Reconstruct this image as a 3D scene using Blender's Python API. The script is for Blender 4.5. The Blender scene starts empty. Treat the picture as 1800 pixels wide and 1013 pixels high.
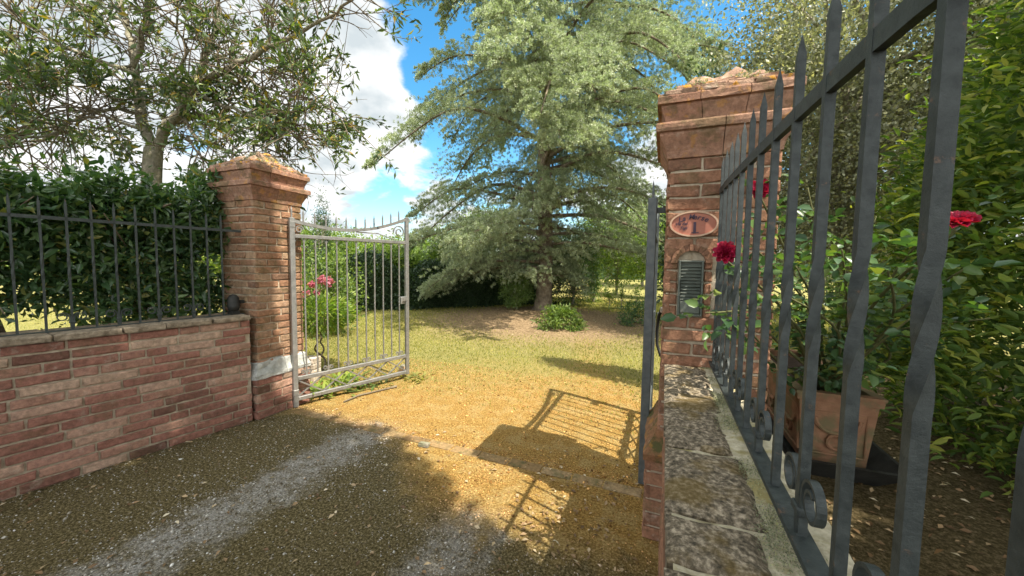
import bpy, math, random
import numpy as np
from mathutils import Vector, Matrix
R = math.radians
rng = np.random.default_rng(7)
random.seed(7)
SC = bpy.context.scene
COL = SC.collection

# ------------------------------------------------------------------ camera, world, sun, exposure
F_PX, CX, CY = 660.0, 900.0, 506.5
YAW, PITCH, ROLL, CAM_H = R(22), R(3.7), R(0.8), 1.5
_fw = np.array([-math.sin(YAW)*math.cos(PITCH), math.cos(YAW)*math.cos(PITCH), -math.sin(PITCH)])
_rt0 = np.array([math.cos(YAW), math.sin(YAW), 0.0]); _up0 = np.cross(_rt0, _fw)
_rt = _rt0*math.cos(ROLL)+_up0*math.sin(ROLL); _up = _up0*math.cos(ROLL)-_rt0*math.sin(ROLL)
_o = np.array([0.0, 0.0, CAM_H])
def ray(px, py): return _rt*(px-CX)/F_PX - _up*(py-CY)/F_PX + _fw
def W(px, py, d): return _o + ray(px, py)*d              # survey helper: sight line -> world point at depth d
cam = bpy.data.objects.new('camera', bpy.data.cameras.new('camera')); COL.objects.link(cam)
cam.matrix_world = Matrix(((_rt[0], _up[0], -_fw[0], 0), (_rt[1], _up[1], -_fw[1], 0), (_rt[2], _up[2], -_fw[2], CAM_H), (0, 0, 0, 1)))
cam.data.sensor_width = 36; cam.data.lens = F_PX/1800*36
cam.data.clip_start = 0.02; cam.data.clip_end = 2000
SC.camera = cam
SUN_EL = R(60)
SUN_H = np.array([0.951, -0.309])
SDX, SDY = SUN_H[0]/math.tan(SUN_EL), SUN_H[1]/math.tan(SUN_EL)      # horizontal drift of a sun ray per metre of height
sun_dir = Vector((SUN_H[0]*math.cos(SUN_EL), SUN_H[1]*math.cos(SUN_EL), math.sin(SUN_EL)))
sl = bpy.data.lights.new('sun', 'SUN'); sl.energy = 4.8; sl.angle = R(0.5); sl.color = (1.0, 0.93, 0.80)
so = bpy.data.objects.new('sun', sl); COL.objects.link(so)
so.rotation_euler = (-sun_dir).to_track_quat('-Z', 'Y').to_euler()
SC.view_settings.view_transform = 'Standard'; SC.view_settings.look = 'None'
SC.view_settings.gamma = 1; SC.view_settings.exposure = 1.08

def dirv(px, py):
    v = ray(px, py); return tuple(v/np.linalg.norm(v))
def make_world():
    w = bpy.data.worlds.new('World'); SC.world = w; w.use_nodes = True
    n, l = w.node_tree.nodes, w.node_tree.links; n.clear()
    out = n.new('ShaderNodeOutputWorld'); bg = n.new('ShaderNodeBackground'); bg.inputs['Strength'].default_value = 0.15
    sky = n.new('ShaderNodeTexSky'); sky.sky_type = 'NISHITA'; sky.sun_disc = False
    sky.sun_elevation = SUN_EL; sky.sun_rotation = math.atan2(SUN_H[0], SUN_H[1])
    sky.ozone_density = 2.0
    hs = n.new('ShaderNodeHueSaturation'); hs.inputs['Saturation'].default_value = 1.35; hs.inputs['Value'].default_value = .95
    hs.inputs['Hue'].default_value = 0.485
    l.new(sky.outputs[0], hs.inputs['Color'])
    tc = n.new('ShaderNodeTexCoord')
    sep = n.new('ShaderNodeSeparateXYZ'); l.new(tc.outputs['Generated'], sep.inputs[0])
    def math_(op, a, b=None, c=None):
        m = n.new('ShaderNodeMath'); m.operation = op
        for i, v in enumerate((a, b, c)):
            if v is None: continue
            if isinstance(v, (int, float)): m.inputs[i].default_value = v
            else: l.new(v, m.inputs[i])
        return m.outputs[0]
    den = math_('ADD', math_('MAXIMUM', sep.outputs[2], 0.0), 0.35)
    cmb = n.new('ShaderNodeCombineXYZ')
    l.new(math_('DIVIDE', sep.outputs[0], den), cmb.inputs[0]); l.new(math_('DIVIDE', sep.outputs[1], den), cmb.inputs[1])
    cmb.inputs[2].default_value = 0.37
    ns = n.new('ShaderNodeTexNoise'); ns.inputs['Scale'].default_value = 4.2; ns.inputs['Detail'].default_value = 10; ns.inputs['Roughness'].default_value = 0.56; ns.inputs['Distortion'].default_value = .25
    l.new(cmb.outputs[0], ns.inputs['Vector'])
    val = math_('ADD', math_('MULTIPLY', math_('SUBTRACT', ns.outputs[0], .5), 2.1), .5)
    lobes = [((1120, 25), .985, -.4), ((100, 100), 0.88, .42), ((330, 250), 0.93, .2), ((640, 110), 0.975, .5), ((620, 230), 0.985, .35), ((575, 290), 0.995, .22),
             ((790, 345), 0.994, .3), ((720, 350), 0.996, .22), ((560, 355), 0.9975, .25), ((635, 325), 0.9955, -.5), ((700, 320), 0.997, -.35), ((740, 250), .997, .3), ((600, 170), .99, .35), ((700, 200), .996, .3),
             ((790, 215), 0.990, -.45), ((870, 50), 0.96, -.6), ((780, 130), 0.985, -.5), ((1260, 20), 0.98, -.65), ((1160, 60), 0.985, -.3), ((1230, 100), 0.9965, .5), ((1170, 130), 0.9975, .3),
             ((1170, 280), 0.99, .4), ((560, 200), 0.9985, -.3), ((325, 260), 0.9975, -.5), ((450, 270), 0.999, -.3), ((1050, 445), 0.998, -.3)]
    lobes += [(None, (0, -.8, .6), -.1, .5), (None, (.5, -.3, .8), .55, .5)]  # unseen clouds added behind and above the camera to fill the shade
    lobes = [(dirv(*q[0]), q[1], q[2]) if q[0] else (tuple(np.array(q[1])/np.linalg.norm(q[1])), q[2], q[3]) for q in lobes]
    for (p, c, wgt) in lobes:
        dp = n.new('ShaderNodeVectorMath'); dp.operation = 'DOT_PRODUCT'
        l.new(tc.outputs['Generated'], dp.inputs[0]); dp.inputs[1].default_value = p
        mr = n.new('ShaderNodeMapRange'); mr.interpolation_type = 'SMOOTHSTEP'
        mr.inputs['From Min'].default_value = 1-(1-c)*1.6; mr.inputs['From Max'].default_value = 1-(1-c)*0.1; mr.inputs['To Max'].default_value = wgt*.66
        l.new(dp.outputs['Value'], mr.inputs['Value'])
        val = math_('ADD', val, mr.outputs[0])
    cr = n.new('ShaderNodeMapRange'); cr.interpolation_type = 'SMOOTHSTEP'
    cr.inputs['From Min'].default_value = 0.44; cr.inputs['From Max'].default_value = 0.74
    l.new(val, cr.inputs['Value'])
    # cloud body: brighter crests, greyer bases
    n2 = n.new('ShaderNodeTexNoise'); n2.inputs['Scale'].default_value = 6.5; n2.inputs['Detail'].default_value = 8
    l.new(cmb.outputs[0], n2.inputs['Vector'])
    cc = n.new('ShaderNodeMapRange'); cc.inputs['From Min'].default_value = .35; cc.inputs['From Max'].default_value = .62
    l.new(n2.outputs[0], cc.inputs['Value'])
    cm = n.new('ShaderNodeMix'); cm.data_type = 'RGBA'
    cm.inputs['A'].default_value = (2.25, 2.5, 2.62, 1); cm.inputs['B'].default_value = (3.9, 3.9, 3.85, 1)
    l.new(cc.outputs[0], cm.inputs['Factor'])
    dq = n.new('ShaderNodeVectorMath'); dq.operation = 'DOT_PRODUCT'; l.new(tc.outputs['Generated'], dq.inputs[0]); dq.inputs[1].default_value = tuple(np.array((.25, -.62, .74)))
    br = n.new('ShaderNodeMapRange'); br.interpolation_type = 'SMOOTHSTEP'; br.inputs['From Min'].default_value = -.05; br.inputs['From Max'].default_value = .8; br.inputs['To Min'].default_value = 1.; br.inputs['To Max'].default_value = 2.6  # added fill: clouds towards the back and zenith made brighter than the visible ones
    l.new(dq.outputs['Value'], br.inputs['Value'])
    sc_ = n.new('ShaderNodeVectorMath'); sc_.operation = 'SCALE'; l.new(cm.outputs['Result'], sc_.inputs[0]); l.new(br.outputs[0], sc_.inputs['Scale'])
    mx = n.new('ShaderNodeMix'); mx.data_type = 'RGBA'
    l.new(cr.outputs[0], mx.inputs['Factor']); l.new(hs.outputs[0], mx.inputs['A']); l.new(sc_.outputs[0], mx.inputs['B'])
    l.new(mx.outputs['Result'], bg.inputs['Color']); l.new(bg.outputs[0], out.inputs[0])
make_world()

# ------------------------------------------------------------------ materials
def nodes(m): return m.node_tree.nodes, m.node_tree.links
def new_mat(name, rough=0.8, spec=0.3):
    m = bpy.data.materials.new(name); m.use_nodes = True
    b = m.node_tree.nodes['Principled BSDF']; b.inputs['Roughness'].default_value = rough
    b.inputs['Specular IOR Level'].default_value = spec
    return m, b
def ramp(m, src, stops, interp='LINEAR'):
    n, l = nodes(m); r = n.new('ShaderNodeValToRGB'); r.color_ramp.interpolation = interp
    e = r.color_ramp.elements
    while len(e) < len(stops): e.new(.5)
    for i, (p, c) in enumerate(stops):
        e[i].position = p; e[i].color = (*c, 1)
    l.new(src, r.inputs[0]); return r.outputs[0]
def noise(m, scale, detail=5, rough=.55, coord='Object', sc=None, w=None):
    n, l = nodes(m); t = n.new('ShaderNodeTexNoise'); t.inputs['Scale'].default_value = scale
    t.inputs['Detail'].default_value = detail; t.inputs['Roughness'].default_value = rough
    tc = n.new('ShaderNodeTexCoord')
    if coord == 'World':
        g = n.new('ShaderNodeNewGeometry'); s = g.outputs['Position']
    else: s = tc.outputs[coord]
    if sc:
        mp = n.new('ShaderNodeMapping'); mp.inputs['Scale'].default_value = sc; l.new(s, mp.inputs[0]); s = mp.outputs[0]
    l.new(s, t.inputs['Vector']); return t.outputs[0]
def mix(m, f, a, b, mode='MIX'):
    n, l = nodes(m); x = n.new('ShaderNodeMix'); x.data_type = 'RGBA'; x.blend_type = mode; x.clamp_factor = True
    for k, v in (('Factor', f), ('A', a), ('B', b)):
        if isinstance(v, (int, float)): x.inputs[k].default_value = v
        elif isinstance(v, tuple): x.inputs[k].default_value = (*v, 1)
        else: l.new(v, x.inputs[k])
    return x.outputs['Result']
def mrange(m, v, a, b, c=0., d=1., smooth=True):
    n, l = nodes(m); x = n.new('ShaderNodeMapRange'); x.interpolation_type = 'SMOOTHSTEP' if smooth else 'LINEAR'
    for k, q in (('From Min', a), ('From Max', b), ('To Min', c), ('To Max', d)): x.inputs[k].default_value = q
    l.new(v, x.inputs['Value']); return x.outputs[0]
def mth(m, op, a, b=0., c=None):
    n, l = nodes(m); x = n.new('ShaderNodeMath'); x.operation = op
    for i, v in enumerate((a, b, c)):
        if v is None: continue
        if isinstance(v, (int, float)): x.inputs[i].default_value = v
        else: l.new(v, x.inputs[i])
    return x.outputs[0]
def bump(m, b, h, strength=.4, dist=.01):
    n, l = nodes(m); x = n.new('ShaderNodeBump'); x.inputs['Strength'].default_value = strength; x.inputs['Distance'].default_value = dist
    l.new(h, x.inputs['Height']); l.new(x.outputs[0], b.inputs['Normal'])
def island(m):
    n, l = nodes(m); return n.new('ShaderNodeNewGeometry').outputs['Random Per Island']
def setc(m, b, c): nodes(m)[1].new(c, b.inputs['Base Color'])
def posxyz(m):
    n, l = nodes(m); g = n.new('ShaderNodeNewGeometry'); s = n.new('ShaderNodeSeparateXYZ'); l.new(g.outputs['Position'], s.inputs[0]); return s.outputs

def brick_mat(name, stops, moss=.0, lichen=.0, lime=.25):
    m, b = new_mat(name, .9, .15)
    c = ramp(m, island(m), stops)
    c = mix(m, .75, c, ramp(m, noise(m, 34, 7, .7), [(.28, (.35, .33, .32)), (.72, (1.5, 1.45, 1.4))]), 'MULTIPLY')
    c = mix(m, mrange(m, noise(m, 11, 6, .7), .56, .70, 0, lime), c, (.60, .55, .45))
    if moss: c = mix(m, mrange(m, noise(m, 7, 8, .7, sc=(1, 1, 1)), .50, .62, 0, moss), c, (.085, .09, .035))
    if lichen: c = mix(m, mrange(m, noise(m, 13, 4, .6), .57-.035*(lichen > .9), .63-.02*(lichen > .9), 0, lichen), c, (.55, .27, .04))
    setc(m, b, c); bump(m, b, noise(m, 60, 8, .75), .9, .012); return m
RED = [(0, (.15, .08, .06)), (.2, (.34, .165, .125)), (.45, (.26, .125, .095)), (.65, (.40, .23, .17)), (.82, (.50, .36, .27)), (.92, (.31, .145, .11)), (1, (.42, .25, .19))]
TAN = [(0, (.26, .14, .085)), (.3, (.36, .20, .12)), (.6, (.32, .19, .12)), (.85, (.41, .28, .18)), (1, (.21, .12, .08))]
M = {}
M['brick'] = brick_mat('brick_red', RED, moss=.25)
M['brick_tan'] = brick_mat('brick_tan', TAN, moss=.45, lime=.15)
M['brick_orange'] = brick_mat('brick_orange', [(0, (.27, .14, .09)), (.4, (.35, .19, .12)), (.75, (.31, .165, .105)), (1, (.22, .12, .08))], moss=.35)
M['cornice'] = brick_mat('cornice_brick', [(0, (.27, .15, .11)), (.5, (.34, .19, .13)), (1, (.38, .24, .17))], moss=.45, lichen=.35)
M['cap'] = brick_mat('cap_tile', [(0, (.28, .17, .12)), (.5, (.44, .30, .22)), (1, (.36, .20, .14))], moss=.7, lichen=.95, lime=.6)
M['mossy_brick'] = brick_mat('mossy_brick', [(0, (.20, .12, .07)), (.5, (.30, .15, .08)), (1, (.16, .12, .06))], moss=.95, lichen=.3)
def simple(name, stops, scale, rough=.9, bs=.5, bd=.01, bscale=None, spec=.2, metal=0, extra=None):
    m, b = new_mat(name, rough, spec); c = ramp(m, noise(m, scale, 7, .65), stops)
    if extra: c = mix(m, mrange(m, noise(m, extra[0], 5, .6), extra[1], extra[2], 0, extra[4]), c, extra[3])
    setc(m, b, c); b.inputs['Metallic'].default_value = metal
    bump(m, b, noise(m, bscale or scale*2, 8, .7), bs, bd); return m
M['threshold'] = brick_mat('threshold_brick', [(0, (.20, .13, .06)), (.5, (.28, .19, .09)), (1, (.34, .25, .14))], moss=.6, lime=.2)
M['mortar'] = simple('mortar', [(.3, (.30, .235, .16)), (.7, (.58, .50, .38))], 20, bs=.8)
M['mortar_pale'] = simple('mortar_pale', [(.3, (.36, .31, .20)), (.7, (.68, .62, .46))], 45, bs=.9, extra=(9, .52, .66, (.30, .25, .06), .7))
M['lime'] = simple('lime_render', [(.3, (.26, .27, .25)), (.7, (.60, .60, .56))], 14, bs=1, bd=.02)
M['coping'] = simple('coping_stone', [(.34, (.05, .043, .03)), (.5, (.18, .145, .10)), (.66, (.48, .40, .29))], 75, bs=1, bd=.010, bscale=95, extra=(6, .52, .64, (.17, .11, .02), .55))
M['coping_left'] = simple('coping_left', [(.35, (.13, .10, .065)), (.7, (.42, .34, .25))], 22, bs=1, bd=.012)
def metal_mat(name, a, b_, rough=.5, metal=.35, sc=25):
    m, b = new_mat(name, rough, .5); c = ramp(m, noise(m, sc, 6, .6), [(.3, a), (.7, b_)])
    c = mix(m, mrange(m, noise(m, 34, 7, .75), .60, .68, 0, .75), c, (.15, .085, .05))
    setc(m, b, c); b.inputs['Metallic'].default_value = metal; bump(m, b, noise(m, 110, 7, .8), .6, .003); return m
M['iron'] = metal_mat('dark_iron', (.014, .020, .020), (.050, .060, .058), .5, .1, 55)
M['iron_left'] = metal_mat('fence_iron', (.025, .032, .030), (.06, .072, .065), .6, .1)
M['iron_grey'] = metal_mat('grey_iron', (.20, .20, .19), (.33, .32, .30), .42, .5)
M['iron_shade'] = metal_mat('shaded_iron', (.07, .085, .09), (.13, .145, .145), .45, .3)  # darker copy of the gate iron: right leaf's shade put into the colour
M['black'] = simple('black_plastic', [(.3, (.015, .015, .014)), (.7, (.045, .045, .04))], 10, .5, .2)
M['terracotta'] = simple('terracotta', [(.3, (.18, .09, .05)), (.7, (.31, .17, .10))], 12, .9, .5, extra=(7, .44, .60, (.14, .125, .065), .85))
M['soil'] = simple('soil', [(.3, (.02, .014, .01)), (.7, (.07, .045, .03))], 30, .95, 1, .02)
M['wood'] = simple('cut_wood', [(.3, (.42, .25, .13)), (.7, (.68, .48, .30))], 25, .85, .3)
M['bark'] = simple('bark', [(.3, (.15, .13, .095)), (.7, (.42, .385, .29))], 16, .95, 1, .03, bscale=22, extra=(9, .5, .62, (.22, .22, .13), .7))
M['bark_cedar'] = simple('bark_cedar', [(.3, (.10, .075, .055)), (.7, (.32, .26, .19))], 9, .95, 1, .05, bscale=14)
M['twig'] = simple('twig', [(.3, (.10, .075, .05)), (.7, (.22, .18, .12))], 20, .9, .4)
M['stem'] = simple('green_stem', [(.3, (.07, .07, .03)), (.7, (.14, .15, .06))], 20, .8, .4)
M['shutter'] = metal_mat('shutter_paint', (.075, .09, .075), (.13, .145, .12), .5, .0)
M['dark'] = simple('dark_void', [(.3, (.01, .01, .01)), (.7, (.02, .02, .02))], 10)
M['plaque'] = simple('sign_clay', [(.3, (.34, .12, .085)), (.7, (.44, .19, .13))], 12, .6, .25, .003)
M['plaque_rim'] = simple('sign_rim', [(.3, (.44, .27, .18)), (.7, (.60, .42, .30))], 16, .6, .3, .003)
M['ink'] = simple('sign_ink', [(.3, (.05, .035, .05)), (.7, (.09, .06, .09))], 16, .6, .1)
M['stone_pale'] = simple('pale_stone', [(.3, (.40, .33, .26)), (.7, (.70, .60, .50))], 18, .9, .6)

def leaf_mat(name, stops, trans=.35, rough=.45, spec=.4, tint=(1.5, 1.7, .55)):
    m, b = new_mat(name, rough, spec); n, l = nodes(m)
    c = ramp(m, island(m), stops)
    c = mix(m, .5, c, ramp(m, noise(m, 1.1, 3, .6, 'World'), [(.3, (.55, .6, .55)), (.7, (1.45, 1.4, 1.3))]), 'MULTIPLY')
    setc(m, b, c)
    t = n.new('ShaderNodeBsdfTranslucent')
    tcx = mix(m, 1.0, c, tint, 'MULTIPLY'); l.new(tcx, t.inputs['Color'])
    x = n.new('ShaderNodeMixShader'); x.inputs[0].default_value = trans
    l.new(b.outputs[0], x.inputs[1]); l.new(t.outputs[0], x.inputs[2])
    l.new(x.outputs[0], n['Material Output'].inputs['Surface']); return m
M['leaf_dark'] = leaf_mat('leaf_laurel_dark', [(0, (.035, .08, .035)), (.6, (.085, .155, .065)), (.92, (.16, .24, .09)), (1, (.28, .25, .07))], .3, .26, .6)
M['leaf_left'] = leaf_mat('leaf_left_tree', [(0, (.045, .075, .04)), (.5, (.09, .135, .06)), (.88, (.16, .20, .07)), (.95, (.26, .22, .05)), (1, (.38, .24, .04))], .32, .4)
M['leaf_bright'] = leaf_mat('leaf_bright', [(0, (.10, .17, .03)), (.5, (.17, .26, .05)), (1, (.30, .34, .07))], .4, .4)
M['leaf_right'] = leaf_mat('leaf_right_hedge', [(0, (.045, .085, .022)), (.5, (.11, .175, .04)), (.85, (.22, .27, .06)), (1, (.36, .36, .07))], .35, .5, .25)
M['leaf_oak'] = leaf_mat('leaf_holm_oak', [(0, (.12, .13, .085)), (.5, (.25, .26, .175)), (.85, (.38, .385, .26)), (1, (.50, .47, .24))], .28, .5, tint=(1.25, 1.35, .7))
M['leaf_mid'] = leaf_mat('leaf_mid', [(0, (.07, .12, .03)), (.5, (.13, .20, .045)), (1, (.24, .30, .07))], .35, .5)
M['leaf_hedge'] = leaf_mat('leaf_hedge_far', [(0, (.012, .03, .012)), (.6, (.03, .06, .022)), (1, (.06, .10, .035))], .15, .5)
M['leaf_conifer'] = leaf_mat('leaf_column', [(0, (.02, .05, .02)), (1, (.07, .11, .04))], .15, .6)
M['leaf_topiary'] = leaf_mat('leaf_topiary', [(0, (.08, .14, .04)), (1, (.20, .29, .08))], .25, .5)
M['needle'] = leaf_mat('cedar_needle', [(0, (.24, .28, .19)), (.5, (.36, .41, .28)), (.9, (.48, .52, .37)), (1, (.62, .63, .48))], .26, .6, tint=(1.25, 1.45, .75))
M['rose_leaf'] = leaf_mat('rose_leaf', [(0, (.03, .07, .03)), (.5, (.06, .12, .045)), (.9, (.11, .18, .05)), (1, (.22, .22, .05))], .3, .35)
M['petal'] = leaf_mat('rose_petal', [(0, (.22, .004, .03)), (1, (.42, .012, .07))], .25, .5)
M['pink'] = leaf_mat('pink_petal', [(0, (.42, .07, .16)), (1, (.68, .28, .38))], .3, .5)
M['dead_leaf'] = leaf_mat('dead_leaf', [(0, (.10, .055, .025)), (.5, (.26, .16, .08)), (.85, (.44, .33, .20)), (1, (.62, .55, .42))], .1, .6)
M['grass'] = leaf_mat('grass_blade', [(0, (.15, .17, .045)), (.5, (.27, .26, .07)), (1, (.42, .35, .12))], .4, .6)

def pebble_mat():
    m, b = new_mat('pebble', .85, .3)
    c = ramp(m, island(m), [(0, (.07, .055, .032)), (.35, (.18, .145, .09)), (.65, (.33, .295, .23)), (.9, (.52, .50, .46)), (1, (.78, .76, .72))])
    P = posxyz(m)
    f = mrange(m, mth(m, 'ADD', P[1], mrange(m, P[0], -2.3, -1.2, 0, .75)), 2.35, 2.85)
    c = mix(m, f, c, mix(m, 1.0, c, (1.35, .80, .30), 'MULTIPLY'))
    setc(m, b, c); return m
M['pebble'] = pebble_mat()
M['pebble_grey'] = simple('pebble_grey', [(.3, (.2, .2, .2)), (.7, (.5, .5, .49))], 30)
def ground_mat():
    m, b = new_mat('ground_soil_gravel', .95, .1)
    P = posxyz(m); X, Y = P[0], P[1]
    wob = noise(m, 1.3, 4, .6, 'World'); wob2 = noise(m, 6, 5, .65, 'World')
    fine = noise(m, 70, 8, .8, 'World'); fine2 = noise(m, 25, 6, .7, 'World')
    moss = ramp(m, fine, [(.39, (.035, .028, .010)), (.5, (.13, .102, .042)), (.61, (.36, .295, .165))])
    grey = ramp(m, fine, [(.36, (.12, .11, .095)), (.5, (.34, .32, .28)), (.62, (.66, .62, .55))])
    def stripe(x0, w):
        d = mth(m, 'ABSOLUTE', mth(m, 'ADD', mth(m, 'SUBTRACT', X, x0), mth(m, 'MULTIPLY', mth(m, 'SUBTRACT', wob2, .5), .55)))
        return mrange(m, d, w*.35, w*1.5, 1, 0)
    st = mth(m, 'MAXIMUM', stripe(-2.36, .20), mth(m, 'MULTIPLY', stripe(-.98, .17), .8))
    st = mth(m, 'MULTIPLY', st, mrange(m, noise(m, 14, 5, .7, 'World'), .36, .56, .25, 1))
    drive = mix(m, st, moss, grey)
    orange = mix(m, mrange(m, wob2, .45, .6), ramp(m, fine, [(.38, (.13, .07, .02)), (.5, (.34, .205, .055)), (.62, (.60, .40, .14))]), ramp(m, fine, [(.36, (.20, .13, .04)), (.5, (.37, .25, .085)), (.64, (.62, .46, .22))]))
    lawn = ramp(m, fine, [(.36, (.11, .105, .035)), (.5, (.24, .22, .07)), (.64, (.42, .37, .15))])
    mulch = ramp(m, fine2, [(.33, (.09, .06, .035)), (.5, (.26, .18, .10)), (.68, (.48, .35, .22))])
    litter = ramp(m, fine, [(.36, (.035, .028, .012)), (.5, (.13, .10, .045)), (.64, (.32, .24, .14))])
    yw = mth(m, 'ADD', Y, mth(m, 'MULTIPLY', mth(m, 'SUBTRACT', wob, .5), 2.2))
    yb = mth(m, 'ADD', Y, mrange(m, X, -2.3, -1.2, 0, .75))
    c = mix(m, mrange(m, mth(m, 'ADD', yb, mth(m, 'MULTIPLY', mth(m, 'SUBTRACT', wob2, .5), .9)), 2.40, 2.85), drive, orange)
    # tyre-worn ochre tracks run on into the lawn
    lm = mrange(m, mth(m, 'ADD', yw, mth(m, 'MULTIPLY', mth(m, 'ABSOLUTE', mth(m, 'ADD', X, 1.2)), .5)), 3.5, 6.6, 0, 1)
    trk = mth(m, 'MULTIPLY', mrange(m, mth(m, 'ABSOLUTE', mth(m, 'SUBTRACT', mth(m, 'ABSOLUTE', mth(m, 'ADD', X, mth(m, 'MULTIPLY', mth(m, 'SUBTRACT', 5.0, Y), -.25))), .75)), .1, .45, 1, 0), .35)
    lm = mth(m, 'SUBTRACT', lm, trk)
    c = mix(m, lm, c, lawn)
    # mulched bed round the cedar
    ex = mth(m, 'DIVIDE', mth(m, 'ADD', X, 2.9), 3.6); ey = mth(m, 'DIVIDE', mth(m, 'SUBTRACT', Y, 9.6), 3.1)
    r = mth(m, 'SQRT', mth(m, 'ADD', mth(m, 'MULTIPLY', ex, ex), mth(m, 'MULTIPLY', ey, ey)))
    r = mth(m, 'ADD', r, mth(m, 'MULTIPLY', mth(m, 'SUBTRACT', wob2, .5), .5))
    c = mix(m, mrange(m, r, .55, 1.35, 1, 0), c, mulch)
    # garden side behind the right wall
    g = mth(m, 'MULTIPLY', mrange(m, X, .30, .36), mrange(m, mth(m, 'ADD', Y, mth(m, 'MULTIPLY', wob, 2)), 7.5, 9.5, 1, 0))
    c = mix(m, g, c, litter)
    g2 = mth(m, 'MULTIPLY', mrange(m, X, -4.4, -4.0, 1, 0), mrange(m, Y, 2.2, 3.2, 1, 0))
    c = mix(m, mth(m, 'MULTIPLY', g2, .4), c, litter)
    setc(m, b, c); bump(m, b, mth(m, 'ADD', noise(m, 45, 8, .8, 'World'), wob2), 1.0, .03); return m
M['ground'] = ground_mat()

# ------------------------------------------------------------------ builders
def tag(o, label=None, cat=None, group=None, kind=None):
    if label: o['label'] = label
    if cat: o['category'] = cat
    if group: o['group'] = group
    if kind: o['kind'] = kind
    return o
def empty(name, loc, label, cat, group=None, rz=0):
    o = bpy.data.objects.new(name, None); COL.objects.link(o); o.location = loc; o.rotation_euler[2] = rz
    o.empty_display_size = .1
    return tag(o, label, cat, group)
def link_mesh(name, me, mat, parent=None):
    if mat: me.materials.append(M[mat] if isinstance(mat, str) else mat)
    o = bpy.data.objects.new(name, me); COL.objects.link(o)
    if parent: o.parent = parent
    return o
def off(parent, local):
    v = np.zeros(3)
    if not local:
        while parent is not None: v = v+np.array(parent.location); parent = parent.parent
    return v
class MB:
    def __init__(s): s.v = []; s.f = []
    def add(s, vs, fs):
        b = len(s.v); s.v.extend([tuple(map(float, q)) for q in vs]); s.f.extend([tuple(i+b for i in f) for f in fs])
    def box(s, c, d, rz=0, jit=0, bev=0):
        x, y, z = d[0]/2, d[1]/2, d[2]/2
        P = []
        if bev:
            # chamfered box: 24 verts by axis insets
            ids = {}
            for sx in (-1, 1):
                for sy in (-1, 1):
                    for sz in (-1, 1):
                        for k in range(3):
                            q = [sx*(x-bev), sy*(y-bev), sz*(z-bev)]; q[k] = (sx*x, sy*y, sz*z)[k]
                            ids[(sx, sy, sz, k)] = len(P); P.append(q)
            Fc = []
            for k in range(3):
                a, b_ = [(1, 2), (2, 0), (0, 1)][k]
                for sg in (-1, 1):
                    lp = []
                    for (u, v) in ((-1, -1), (1, -1), (1, 1), (-1, 1)):
                        t = [0, 0, 0]; t[k] = sg; t[a] = u; t[b_] = v; lp.append(ids[(*t, k)])
                    Fc.append(lp if sg > 0 else lp[::-1])
            for k in range(3):           # edges parallel to axis k
                a, b_ = [(1, 2), (2, 0), (0, 1)][k]
                for u in (-1, 1):
                    for v in (-1, 1):
                        def key(t, kk):
                            q = [0, 0, 0]; q[k] = t; q[a] = u; q[b_] = v; return ids[(*q, kk)]
                        lp = [key(-1, a), key(1, a), key(1, b_), key(-1, b_)]
                        Fc.append(lp if u*v < 0 else lp[::-1])
            for sx in (-1, 1):
                for sy in (-1, 1):
                    for sz in (-1, 1):
                        lp = [ids[(sx, sy, sz, 0)], ids[(sx, sy, sz, 1)], ids[(sx, sy, sz, 2)]]
                        Fc.append(lp if sx*sy*sz > 0 else lp[::-1])
        else:
            P = [[-x, -y, -z], [x, -y, -z], [x, y, -z], [-x, y, -z], [-x, -y, z], [x, -y, z], [x, y, z], [-x, y, z]]
            Fc = [(3, 2, 1, 0), (4, 5, 6, 7), (0, 1, 5, 4), (1, 2, 6, 5), (2, 3, 7, 6), (3, 0, 4, 7)]
        co, si = math.cos(rz), math.sin(rz); out = []
        for p in P:
            p = [p[i]+(random.uniform(-jit, jit) if jit else 0) for i in range(3)]
            out.append((c[0]+p[0]*co-p[1]*si, c[1]+p[0]*si+p[1]*co, c[2]+p[2]))
        s.add(out, Fc)
    def tube(s, pts, rad, n=6, cap=True):
        pts = [Vector(p) for p in pts]; N = len(pts)
        if not hasattr(rad, '__len__'): rad = [rad]*N
        if len(rad) != N: rad = np.interp(np.linspace(0, 1, N), np.linspace(0, 1, len(rad)), rad)
        ref = None; vs = []
        for i in range(N):
            t = (pts[min(i+1, N-1)]-pts[max(i-1, 0)])
            if t.length < 1e-9: t = Vector((0, 0, 1))
            t.normalize()
            if ref is None:
                ref = t.cross(Vector((0, 0, 1)) if abs(t.z) < .9 else Vector((1, 0, 0))).normalized()
            else:
                ref = (ref-t*ref.dot(t)).normalized()
            b = t.cross(ref)
            for k in range(n):
                a = 2*math.pi*k/n; vs.append(pts[i]+(ref*math.cos(a)+b*math.sin(a))*rad[i])
        fs = [(i*n+k, i*n+(k+1) % n, (i+1)*n+(k+1) % n, (i+1)*n+k) for i in range(N-1) for k in range(n)]
        if cap: fs += [tuple(range(n))[::-1], tuple((N-1)*n+k for k in range(n))]
        s.add(vs, fs)
    def ribbon(s, pts, wdir, w, th):
        """flat bar swept along pts (in a plane), wide along wdir"""
        wd = Vector(wdir).normalized()*w/2; pts = [Vector(p) for p in pts]; N = len(pts); vs = []
        for i in range(N):
            t = (pts[min(i+1, N-1)]-pts[max(i-1, 0)]).normalized(); nn = t.cross(wd).normalized()*th/2
            vs += [pts[i]+wd+nn, pts[i]-wd+nn, pts[i]-wd-nn, pts[i]+wd-nn]
        fs = [(i*4+k, i*4+(k+1) % 4, (i+1)*4+(k+1) % 4, (i+1)*4+k) for i in range(N-1) for k in range(4)]
        fs += [(3, 2, 1, 0), tuple((N-1)*4+k for k in range(4))]
        s.add(vs, fs)
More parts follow.
